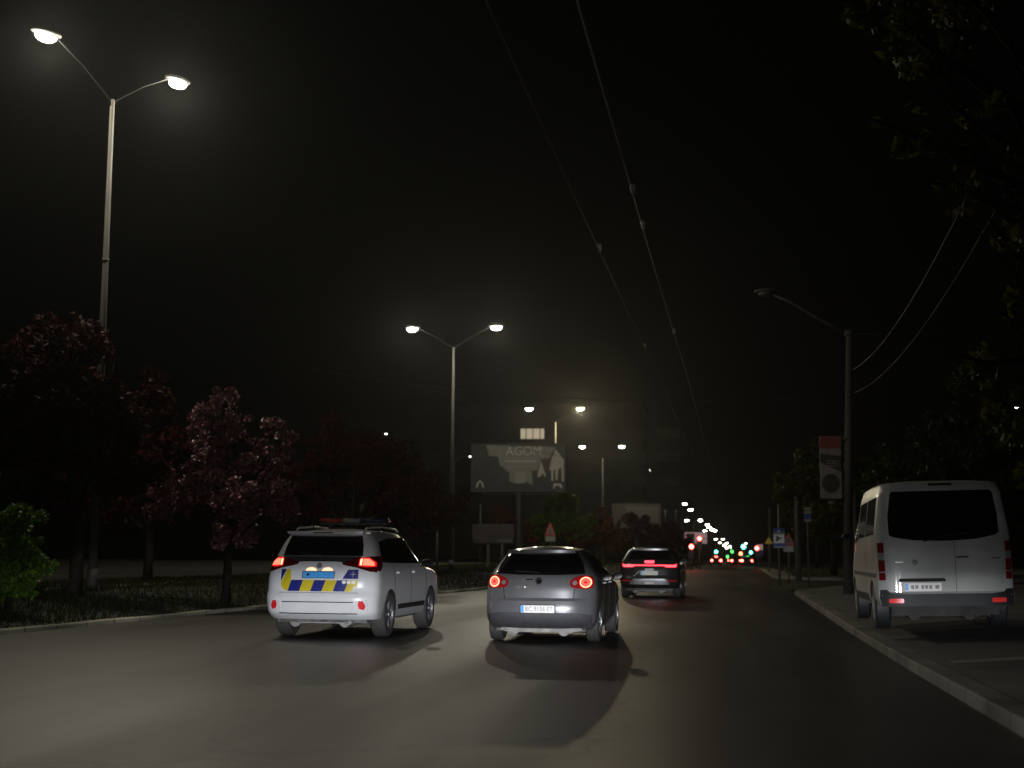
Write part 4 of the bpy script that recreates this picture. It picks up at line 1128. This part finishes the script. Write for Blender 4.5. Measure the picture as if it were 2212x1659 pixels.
single_lamp('tiny faint lamp at the left edge of the large billboard', 1016, 986, 130, 'lamp_tiny', 0.45, 'faint lamps behind the left trees')
single_lamp('bright white lamp seen through the tree at the right edge', 2190, 882, 45, 'lamp_tiny2', 0.55, None, side=1, z0=0.28) if False else None
M['lamp_tiny2'] = emit('lamp_cool', (0.95, 0.97, 1.0), 30, (0.9, 0.9, 0.9))
single_lamp('bright white lamp shining through the tree at the right edge', 2190, 882, 40, 'lamp_tiny2', 0.42, None, side=1, z0=0.28)
single_lamp('small white lamp above the far green traffic lights', 1610, 1173.4, 420, 'lamp_dim', 1.6, None, side=1)

# ------------------------------------------------------------------ unlit lamp pole on the right with banner
b = at(1832, 1278, 43); top = at(1835, 722, 43)
g = lot_z(b.x, 43)
t = thing('unlit_lamp_pole', 'thick concrete pole with one long unlit arm, left of the white van', 'street lamp', (b.x, 43, g))
bm = bmesh.new(); hp = top.z - g; lx = top.x - b.x
tube(bm, [(0, 0, -0.1), (lx * .5, 0, hp * 0.5), (lx, 0, hp)], [0.15, 0.125, 0.10], 12)
tube(bm, [(lx, 0, hp - 0.05), (lx, 0, hp + 0.12)], [0.17, 0.15], 12)
bm_obj('pole', bm, 'pole', t, True)
e = at(1655, 634, 43)
bm = bmesh.new(); ev = Vector((e.x - b.x, 0, e.z - g)); sv = Vector((lx, 0, hp))
tube(bm, [sv, sv.lerp(ev, .35) + Vector((0, 0, .0)), sv.lerp(ev, .7) + Vector((0, 0, 0.10)), ev + Vector((0, 0, 0.05))], [0.06, 0.05, 0.045, 0.04], 8)
bm_obj('arm', bm, 'pole_metal', t, True)
bm = bmesh.new(); tube(bm, [sv, sv + Vector((1.2, 0.3, 0.03))], 0.03, 6); bm_obj('short_arm', bm, 'pole_metal', t, True)
lamp_head(t, ev, Vector((-1, 0, 0)), 'lamp_case', 0.9)
tag(mesh_obj('second_pole', *(lambda: ([], []))(), 'pole'), 'x', 'pole') if False else None
bm = bmesh.new(); tube(bm, [(b.x + 0.36, 44.5, lot_z(b.x, 44)), (b.x + 0.36, 44.5, 3.2)], [0.09, 0.08], 10)
tag(bm_obj('stub_pole', bm, 'pole', None, True), 'short pole just behind the thick concrete lamp pole', 'pole')
# banner
x0 = at(1771, 1010, 42.9).x; x1 = at(1817, 1010, 42.9).x; z1 = at(1790, 942, 42.9).z; z0 = at(1790, 1077, 42.9).z
ban = thing('pole_banner', 'tall advertising banner hanging from the thick concrete pole', 'banner', (x0, 42.85, z0))
wb, hb_ = x1 - x0, z1 - z0
fm = flat_map((0, 0, 0))
panel('banner_board', rrect(0, 0, wb, hb_, 0.04), fm, 'banner_pale', ban, 0.0, 0.06, 0.5)
panel('banner_head', [(0, hb_ * .80), (wb, hb_ * .80), (wb, hb_), (0, hb_)], fm, 'banner_red', ban, 0.006, 0.006, 0.5)
panel('banner_line', [(0, hb_ * .58), (wb, hb_ * .42), (wb, hb_ * .68), (0, hb_ * .72)], fm, 'banner_dark', ban, 0.006, 0.006, 0.5)
panel('banner_picture', disc(wb * .5, hb_ * .24, wb * .42, 24, 1.1), fm, 'banner_dark', ban, 0.006, 0.006, 0.5)
for k in range(3): panel('banner_line', [(wb * .3, hb_ * (.52 + .04 * k)), (wb * .92, hb_ * (.50 + .04 * k)), (wb * .92, hb_ * (.515 + .04 * k)), (wb * .3, hb_ * (.535 + .04 * k))], fm, 'banner_pale', ban, 0.010, 0.006, 0.5)
bm = bmesh.new(); box(bm, (wb + 0.12, 0.03, hb_ * .95), (0.3, 0.03, 0.03)); box(bm, (wb + 0.12, 0.03, hb_ * .06), (0.3, 0.03, 0.03)); bm_obj('bracket', bm, 'pole_metal', ban)
bm = bmesh.new(); r_ = bmesh.ops.create_uvsphere(bm, u_segments=12, v_segments=6, radius=0.09); bmesh.ops.transform(bm, matrix=Matrix.Translation((wb * .5, 0, -0.13)) @ Matrix.Diagonal((1.1, .6, .55, 1)), verts=r_['verts']); bm_obj('end_knob', bm, 'banner_pale', ban, True)

# ------------------------------------------------------------------ overhead wires
def wire(label, pts, r, name='overhead_wire', group='trolleybus overhead wires', cat='wire', m='wire'):
    bm = bmesh.new(); tube(bm, pts, r, 6); o = bm_obj(name, bm, m, None, True); return tag(o, label, cat, group)
HW = CAMZ + 4.2
for k, (lx, lab) in enumerate(((-1.84, 'left one of the two trolley wires running over the road'), (-1.15, 'right one of the two trolley wires running over the road'))):
    pts = [(lx, y, HW + road_z(y) - 0.10 * math.sin((y % 34) / 34 * math.pi) + 0.05) for y in list(np.arange(3, 140, 2.8)) + [200, 260]]
    w_ = wire(lab, pts, 0.0085)
    for j, d in enumerate(((18.9, 28.7) if k == 0 else (17.6, 26.7, 15.8))):
        bm = bmesh.new(); z = HW - 0.10 * math.sin((d % 34) / 34 * math.pi) + 0.07
        tube(bm, [(lx, d - 0.12, z), (lx, d, z + 0.045), (lx, d + 0.12, z)], [0.02, 0.032, 0.02], 8)
        bm_obj('wire_clamp', bm, 'clamp', w_, True)
def catenary(a, b_, sag, n=12):
    a = Vector(a); b_ = Vector(b_)
    return [a.lerp(b_, i / n) - Vector((0, 0, sag * 4 * (i / n) * (1 - i / n))) for i in range(n + 1)]
wire('span wire reaching left from the thick concrete pole', catenary((b.x, 43, at(1832, 856, 43).z), (-14.4, 46, 7.6), 0.5, 20), 0.012, 'span_wire', 'span wires holding the trolley wires')
wire('slanting stay wire under the unlit lamp arm', catenary(at(1700, 812, 43), at(1470, 885, 43), 0.03), 0.012, 'span_wire', 'span wires holding the trolley wires')
wire('span wire over the road beyond the side street', catenary(at(1700, 1042, 80), (-14.0, 82, 7.8), 0.4, 20), 0.016, 'span_wire', 'span wires holding the trolley wires')
wire('brighter one of two cables sloping from the tree to the lamp pole', catenary(at(2110, 380, 20), at(1838, 800, 43), 0.5, 24), 0.0055, 'cable', 'utility cables on the right', 'cable')
wire('fainter cable right of the brighter cable near the lamp pole', catenary(at(2180, 400, 20), at(1838, 850, 43), 0.6, 24), 0.004, 'cable', 'utility cables on the right', 'cable')

# ------------------------------------------------------------------ billboards and signs
def post(bm, x, y0, z0, z1, r=0.04): tube(bm, [(x, y0, z0), (x, y0, z1)], r, 10)

D = 88.0
c0 = at(1020, 1060, D); c1 = at(1220, 960, D)
bw = c1.x - c0.x; bh = c1.z - c0.z
g = verge_left_z(c0.x, D)
t = thing('billboard', 'large dark billboard reading AGOM on a single post left of the road', 'billboard', (c0.x, D, g))
fz = c0.z - g
fm = flat_map((0, 0, fz))
def bp(P): return [((x - 110) / 1940 * bw, (1220 - y) / 1050 * bh) for x, y in reversed(P)]
panel('board', [(0, 0), (bw, 0), (bw, bh), (0, bh)], fm, 'board_dark', t, 0, 0.25, 10, False)
panel('poster_shape', bp([(400, 180), (1600, 215), (1560, 500), (1480, 760), (1360, 770), (1385, 1080), (1310, 1060), (1240, 1010), (1100, 1060), (1000, 1050), (900, 1010), (890, 800), (840, 780), (770, 690), (700, 660), (650, 440), (460, 430)]), fm, 'board_grey', t, 0.012, 0.012, 10, False)
panel('poster_shape', bp([(1010, 800), (1220, 800), (1230, 1050), (1010, 1050)]), fm, 'board_grey2', t, 0.022, 0.01, 10, False)
panel('poster_shape', bp([(1600, 215), (1850, 240), (1730, 480), (1560, 500)]), fm, 'board_grey', t, 0.012, 0.012, 10, False)
panel('poster_house', bp([(1860, 280), (2030, 510), (2035, 1020), (1990, 1000), (1980, 700), (1920, 730), (1900, 980), (1860, 980), (1850, 740), (1820, 750), (1815, 1000), (1770, 1000), (1770, 760), (1730, 750), (1780, 480)]), fm, 'board_pale', t, 0.024, 0.01, 10, False)
panel('poster_house', bp([(1560, 540), (1660, 890), (1630, 900), (1590, 820), (1550, 900), (1480, 910), (1500, 780)]), fm, 'board_pale', t, 0.024, 0.01, 10, False)
panel('poster_icon', bp([(275, 975), (350, 1060), (350, 1150), (320, 1150), (320, 1080), (275, 1020), (230, 1080), (230, 1150), (200, 1150), (200, 1060)]), fm, 'board_ink', t, 0.012, 0.01, 10, False)
panel('poster_icon', bp([(1820, 1050), (1990, 1070), (2000, 1160), (1960, 1160), (1950, 1110), (1850, 1110), (1840, 1170), (1810, 1170)]), fm, 'board_ink', t, 0.012, 0.01, 10, False)
text_on('poster_title', 'AGOM', 0.82, fm, 'board_ink', t, 0.024, 0.95, (1195 - 110) / 1940 * bw, (1220 - 325) / 1050 * bh)
for k, (yy, xa, xb) in enumerate(((480, 800, 1460), (548, 800, 1465), (600, 850, 1440), (670, 900, 1360))):
    panel('poster_line', bp([(xa, yy - 12), (xb, yy - 12), (xb, yy + 12), (xa, yy + 12)]), fm, 'board_ink' if k == 1 else 'board_grey2', t, 0.022, 0.008, 10, False)
bm = bmesh.new()
for xa, za, xb, zb_ in ((-0.08, -0.08, bw + 0.08, 0.0), (-0.08, bh, bw + 0.08, bh + 0.08), (-0.08, 0, 0, bh), (bw, 0, bw + 0.08, bh)):
    box(bm, ((xa + xb) / 2, 0.08, fz + (za + zb_) / 2), (xb - xa, 0.32, zb_ - za))
bm_obj('frame', bm, 'pole_metal', t)
px_ = at(1120, 1100, D).x - c0.x
bm = bmesh.new(); tube(bm, [(px_, 0.25, -0.1), (px_, 0.25, fz)], 0.2, 14); box(bm, (bw / 2, 0.3, fz - 0.16), (bw * 0.8, 0.15, 0.15)); bm_obj('post', bm, 'pole_metal', t, False)

def simple_board(label, x0, y0, x1, y1, d, bands, postx, m='board_brown', frame=True, name='billboard', cat='billboard', gz=None):
    a = at(x0, y1, d); c = at(x1, y0, d)
    g = (verge_left_z(a.x, d) if a.x < 0 else pave_z(a.x, d)) if gz is None else gz
    t = thing(name, label, cat, (a.x, d, g))
    w_, h_ = c.x - a.x, c.z - a.z; z = a.z - g
    fm = flat_map((0, 0, z))
    panel('board', [(0, 0), (w_, 0), (w_, h_), (0, h_)], fm, m, t, 0, 0.2, 50, False)
    for P, mm in bands:
        panel('poster_shape', [(u * w_, v * h_) for u, v in P], fm, mm, t, 0.012, 0.01, 50, False)
    bm = bmesh.new()
    for q in postx: tube(bm, [(q * w_, 0.12, -0.2), (q * w_, 0.12, z + 0.05)], 0.10, 10)
    bm_obj('post', bm, 'pole_metal', t)
    return t
simple_board('dim dark billboard far off, half hidden by a tree, above the dark SUV', 1322, 1088, 1427, 1150, 155, [([(.3, .1), (.95, .1), (.95, .9), (.3, .9)], 'board_dim')], [0.5], 'board_brown')
simple_board('low dim signboard between the police car and the hatchback', 1020, 1132, 1110, 1173, 75, [([(.06, .1), (.42, .1), (.42, .45), (.06, .6)], 'banner_dark'), ([(.62, .95), (.98, .95), (.98, .5), (.78, .6)], 'banner_dark'), ([(.6, .05), (.95, .05), (.95, .22), (.6, .22)], 'board_dim')], [0.38, 0.72])
simple_board('pale pink lit poster board behind the two red traffic lights', 1479, 1150, 1527, 1174, 165,
             [([(.12, .0), (.42, .0), (.45, .9), (.15, .9)], 'board_brown'), ([(.55, .42), (1, .42), (1, .48), (.55, .48)], 'board_brown')], [0.5], 'board_pink')

def tri(cx, cz, s, hh): return [(cx - s / 2, cz), (cx + s / 2, cz), (cx + s * 0.06, cz + hh), (cx - s * 0.06, cz + hh)]
def sign_triangle(label, px, ytop, ybase, d, wpx, plate, inner='sign_inner', name='warning_sign', g=None):
    a = at(px, ybase, d); top_ = at(px, ytop, d)
    g = (verge_left_z(a.x, d) if a.x < 0 else pave_z(a.x, d)) if g is None else g
    w_ = wpx * d / F; h_ = top_.z - a.z; z = a.z - g
    t = thing(name, label, 'traffic sign', (a.x, d, g))
    fm = flat_map((0, 0, z))
    s_ = panel('sign_plate', tri(0, 0, w_, h_), fm, 'sign_red', t, 0, 0.03, 5, False)
    panel('sign_face', tri(0, h_ * .13, w_ * .66, h_ * .62), fm, inner, t, 0.008, 0.01, 5, False)
    panel('pictogram', [(-w_ * .10, h_ * .2), (-w_ * .03, h_ * .2), (0, h_ * .36), (w_ * .04, h_ * .2), (w_ * .11, h_ * .2), (w_ * .05, h_ * .42), (w_ * .03, h_ * .58), (-w_ * .04, h_ * .58), (-w_ * .07, h_ * .4)], fm, 'sign_camera', t, 0.014, 0.008, 5, False)
    if plate:
        hh = plate * d / F
        panel('lower_plate', [(-w_ * .44, -hh - 0.03), (w_ * .44, -hh - 0.03), (w_ * .44, -0.03), (-w_ * .44, -0.03)], fm, 'plate_dim', t, 0, 0.03, 5, False)
    bm = bmesh.new(); tube(bm, [(0, 0.06, -0.1), (0, 0.06, z + h_ * .8)], 0.035, 8); bm_obj('post', bm, 'pole_metal', t, True)
    return t
M['plate_dim'] = mat('plate_dim', (0.30, 0.29, 0.26), 0.5, noise=0.2, scale=6)
sign_triangle('red triangle pedestrian warning sign with plate above the hatchback roof', 1188.5, 1130, 1157, 72, 25, 11, 'board_grey')
sign_triangle('red-edged triangle warning sign right of the blue camera sign', 1703.5, 1152, 1177, 62, 24, 13)
# yellow small triangle
a = at(1641.5, 1170, 90); 
t = thing('yellow_sign', 'small yellow triangular sign at the left edge of the blue camera sign', 'traffic sign', (a.x + 3.0, 90, pave_z(a.x + 3.0, 90)))
t.location.x = at(1661, 1192, 90).x; zz = at(1661, 1174.5, 90).z - t.location.z
panel('sign_plate', [(-0.26, 0), (0.26, 0), (0.03, 0.40), (-0.03, 0.40)], flat_map((0, 0, zz)), 'sign_yellow', t, 0, 0.03, 5, False)
bm = bmesh.new(); tube(bm, [(0, 0.06, -0.1), (0, 0.06, zz + 0.2)], 0.035, 8); bm_obj('post', bm, 'pole_metal', t, True)
# blue sign with a camera pictogram
d = 60.0; a = at(1683, 1184, d); tp = at(1681, 1141, d)
g = road_z(d) + 0.02
t = thing('camera_sign', 'tall blue and white roadside sign with a camera pictogram', 'traffic sign', (a.x, d, g))
zz = a.z - g; hh = tp.z - a.z; ww = 24 * d / F
fm = flat_map((0, 0, zz))
panel('sign_plate', rrect(-ww / 2, 0, ww / 2, hh, 0.02), fm, 'sign_blue', t, 0, 0.04, 5, False)
panel('white_field', rrect(-ww * .46, hh * .25, ww * .46, hh * .70, 0.03), fm, 'sign_white', t, 0.008, 0.01, 5, False)
panel('pale_band', [(-ww * .5, hh * .71), (ww * .5, hh * .71), (ww * .5, hh * .80), (-ww * .5, hh * .80)], fm, 'plate_dim', t, 0.008, 0.01, 5, False)
panel('arrow', [(-ww * .12, hh * .81), (ww * .12, hh * .81), (0, hh * .92)], fm, 'sign_white', t, 0.008, 0.01, 5, False)
panel('lower_strip', [(-ww * .44, hh * .02), (ww * .44, hh * .02), (ww * .44, hh * .09), (-ww * .44, hh * .09)], fm, 'plate_dim', t, 0.008, 0.01, 5, False)
panel('pictogram', [(-ww * .28, hh * .36), (-ww * .05, hh * .34), (0.0, hh * .44), (ww * .22, hh * .47), (ww * .22, hh * .50), (0, hh * .55), (-ww * .1, hh * .61), (-ww * .28, hh * .58), (-ww * .2, hh * .5), (-ww * .3, hh * .44)], fm, 'sign_camera', t, 0.014, 0.008, 5, False)
bm = bmesh.new(); tube(bm, [(0, 0.06, -0.1), (0, 0.06, zz + hh * .9)], 0.045, 8); bm_obj('post', bm, 'pole_metal', t, True)
# faint direction plates on a thin pole
d = 58.0; a = at(1746, 1192, d); g = pave_z(a.x, 75)
t = thing('direction_sign', 'thin pole with small stacked blue and white plates left of the thick pole', 'traffic sign', (a.x, d, road_z(d)))
z1 = at(1746, 1127, d).z
fm = flat_map((0, 0, z1))
for z, m_, h_ in ((0, 'plate_dim', .10), (.12, 'sign_blue', .18), (.32, 'plate_dim', .12), (.48, 'plate_dim', .10)):
    panel('sign_plate', [(-0.14, z), (0.14, z), (0.14, z + h_), (-0.14, z + h_)], fm, m_, t, 0, 0.02, 5, False)
bm = bmesh.new(); tube(bm, [(0, 0.05, 0), (0, 0.05, z1 + 0.6)], 0.03, 8); bm_obj('post', bm, 'pole_metal', t, True)
# bare poles beside the side street
for px, y0, d, r, lab in ((1724, 1076, 70, 0.15, 'pale concrete pole right of the red triangle warning sign'), (1684, 1090, 100, 0.10, 'thin grey pole rising behind the blue camera sign'), (1664, 1100, 130, 0.12, 'far grey pole left of the blue camera sign'),
                          (944, 1120, 75, 0.07, 'thin grey pole right behind the police car'), (1037, 1090, 120, 0.08, 'thin pole under the left end of the large billboard')):
    p0 = at(px, 1192, d); z1 = at(px, y0, d).z
    g = road_z(d) if p0.x > 0 and d < 74 else (pave_z(p0.x, d) if p0.x > 0 else verge_left_z(p0.x, d))
    bm = bmesh.new(); tube(bm, [(p0.x, d, g - 0.1), (p0.x, d, (g + z1) / 2), (p0.x, d, z1)], [r, r * .9, r * .75], 10)
    tube(bm, [(p0.x, d, z1 - 0.05), (p0.x, d, z1 + 0.06)], [r * 1.1, r * 0.7], 10)
    tag(bm_obj('utility_pole', bm, 'pole' if r > 0.1 else 'pole_metal', None, True), lab, 'pole', 'bare poles beside the road')

# ------------------------------------------------------------------ traffic lights
def signal(label, px, py, d, m, s=0.2, gx=None, which=0, cat='traffic light', grp='traffic lights at the far junctions'):
    c = at(px, py, d); g = road_z(d)
    t = thing('traffic_light', label, cat, (c.x, d, g), 0, grp)
    z = c.z - g
    bm = bmesh.new()
    zc = z - (0.35 if which == 0 else -0.35)
    box(bm, (0, 0.12, zc), (0.42, 0.2, 1.15)); bevel(bm, 0.04)
    bm_obj('housing', bm, 'black_plastic', t)
    bm = bmesh.new(); tube(bm, [(0, 0.15, -0.1), (0, 0.15, zc)], 0.06, 8); bm_obj('post', bm, 'pole_metal', t, True)
    bm = bmesh.new()
    r_ = bmesh.ops.create_uvsphere(bm, u_segments=14, v_segments=8, radius=s)
    bmesh.ops.transform(bm, matrix=Matrix.Translation((0, 0.0, z)) @ Matrix.Diagonal((1, .3, 1, 1)), verts=r_['verts'])
    bm_obj('lit_lens', bm, m, t, True)
    return t
sg_ = [('red traffic light above the pale pink poster board', 1511, 1163.5, 120, 'tl_red', .17, 0), ('lower red traffic light at the left corner of the pale pink poster board', 1493.5, 1180.8, 112, 'tl_red', .18, 0),
       ('turquoise green traffic light above the leftmost distant car', 1547, 1192, 190, 'tl_green', .2, 1), ('upper turquoise traffic light right of the road centre', 1606, 1181, 200, 'tl_green', .3, 1),
       ('right turquoise traffic light above the rightmost distant cars', 1622, 1193.5, 190, 'tl_green', .2, 1), ('red traffic light right of the turquoise ones', 1634.8, 1184.5, 150, 'tl_red', .2, 0),
       ('deep green light at the road centre', 1581.5, 1191.5, 240, 'tl_deep', .26, 1), ('small low deep green light left of the middle distant car', 1571.6, 1202.5, 240, 'tl_deep', .25, 1),
       ('faint deep green light below the right turquoise traffic light', 1615.7, 1203.5, 200, 'tl_deep', .22, 1), ('small orange light at the road centre right', 1600, 1196, 240, 'tl_orange', .28, 0)]
for lab, px, py, d, m, s, wh in sg_: signal(lab, px, py, d, m, s, which=wh)
simple_board('small purple-blue lit kiosk sign right of the red light', 1635, 1176, 1648, 1200, 170, [([(0, .5), (1, .5), (1, 1), (0, 1)], 'board_pink')], [0.5], 'sign_blue', name='kiosk_sign', cat='sign')

# ------------------------------------------------------------------ dark apartment block with one lit window
d = 175.0
c = at(1150, 937, d)
t = thing('apartment_block', 'dark apartment block with one lit window above the large billboard', 'building', (c.x - 16, d, 0.3))
hB, wB = 19.5, 30.0
bm = bmesh.new(); box(bm, (wB / 2, 7, hB / 2), (wB, 14, hB)); bm_obj('wall', bm, 'wall', t)
bm = bmesh.new(); box(bm, (wB / 2, 7, hB + 0.15), (wB + 0.6, 14.6, 0.3)); bm_obj('roof', bm, 'wall', t)
zl = c.z - 0.3
lit_w = 52 * d / F
for fl_ in range(-4, 2):
    for k in range(-3, 5):
        z = zl + fl_ * 3.0; x = 16 + k * 4.3
        if z < 1 or z > hB - 1: continue
        lit = (fl_ == 0 and k == 0)
        wn = panel('window', [(x - lit_w / 2, z - .65), (x + lit_w / 2, z - .65), (x + lit_w / 2, z + .65), (x - lit_w / 2, z + .65)], flat_map((0, 0, 0)), 'window_lit' if lit else 'dark_window', t, 0.03, 0.04, 50, False)
        if lit:
            wn['label'] = 'lit window of four panes'
            bm = bmesh.new()
            for q in (-.27, 0.02, .33): box(bm, (x + q * lit_w, -0.06, z), (0.11, 0.06, 1.3))
            bm_obj('frame', bm, 'seam', wn)

# ------------------------------------------------------------------ thin volume added to give the lamps a glow
def glow_haze(density):
    bm = bmesh.new(); box(bm, (0, 300, 12.5), (700, 800, 37))
    m = bpy.data.materials.new('glow_haze'); m.use_nodes = True
    n = m.node_tree; n.nodes.remove(n.nodes['Principled BSDF'])
    v = n.nodes.new('ShaderNodeVolumePrincipled')
    v.inputs['Color'].default_value = (0.93, 0.95, 0.92, 1); v.inputs['Density'].default_value = density
    v.inputs['Anisotropy'].default_value = 0.8
    n.links.new(v.outputs[0], n.nodes['Material Output'].inputs['Volume'])
    M['glow_haze'] = m
    o = bm_obj('glow_haze', bm, 'glow_haze'); o['kind'] = 'stuff'
GLOW_HAZE = 0.00019
if GLOW_HAZE: glow_haze(GLOW_HAZE)
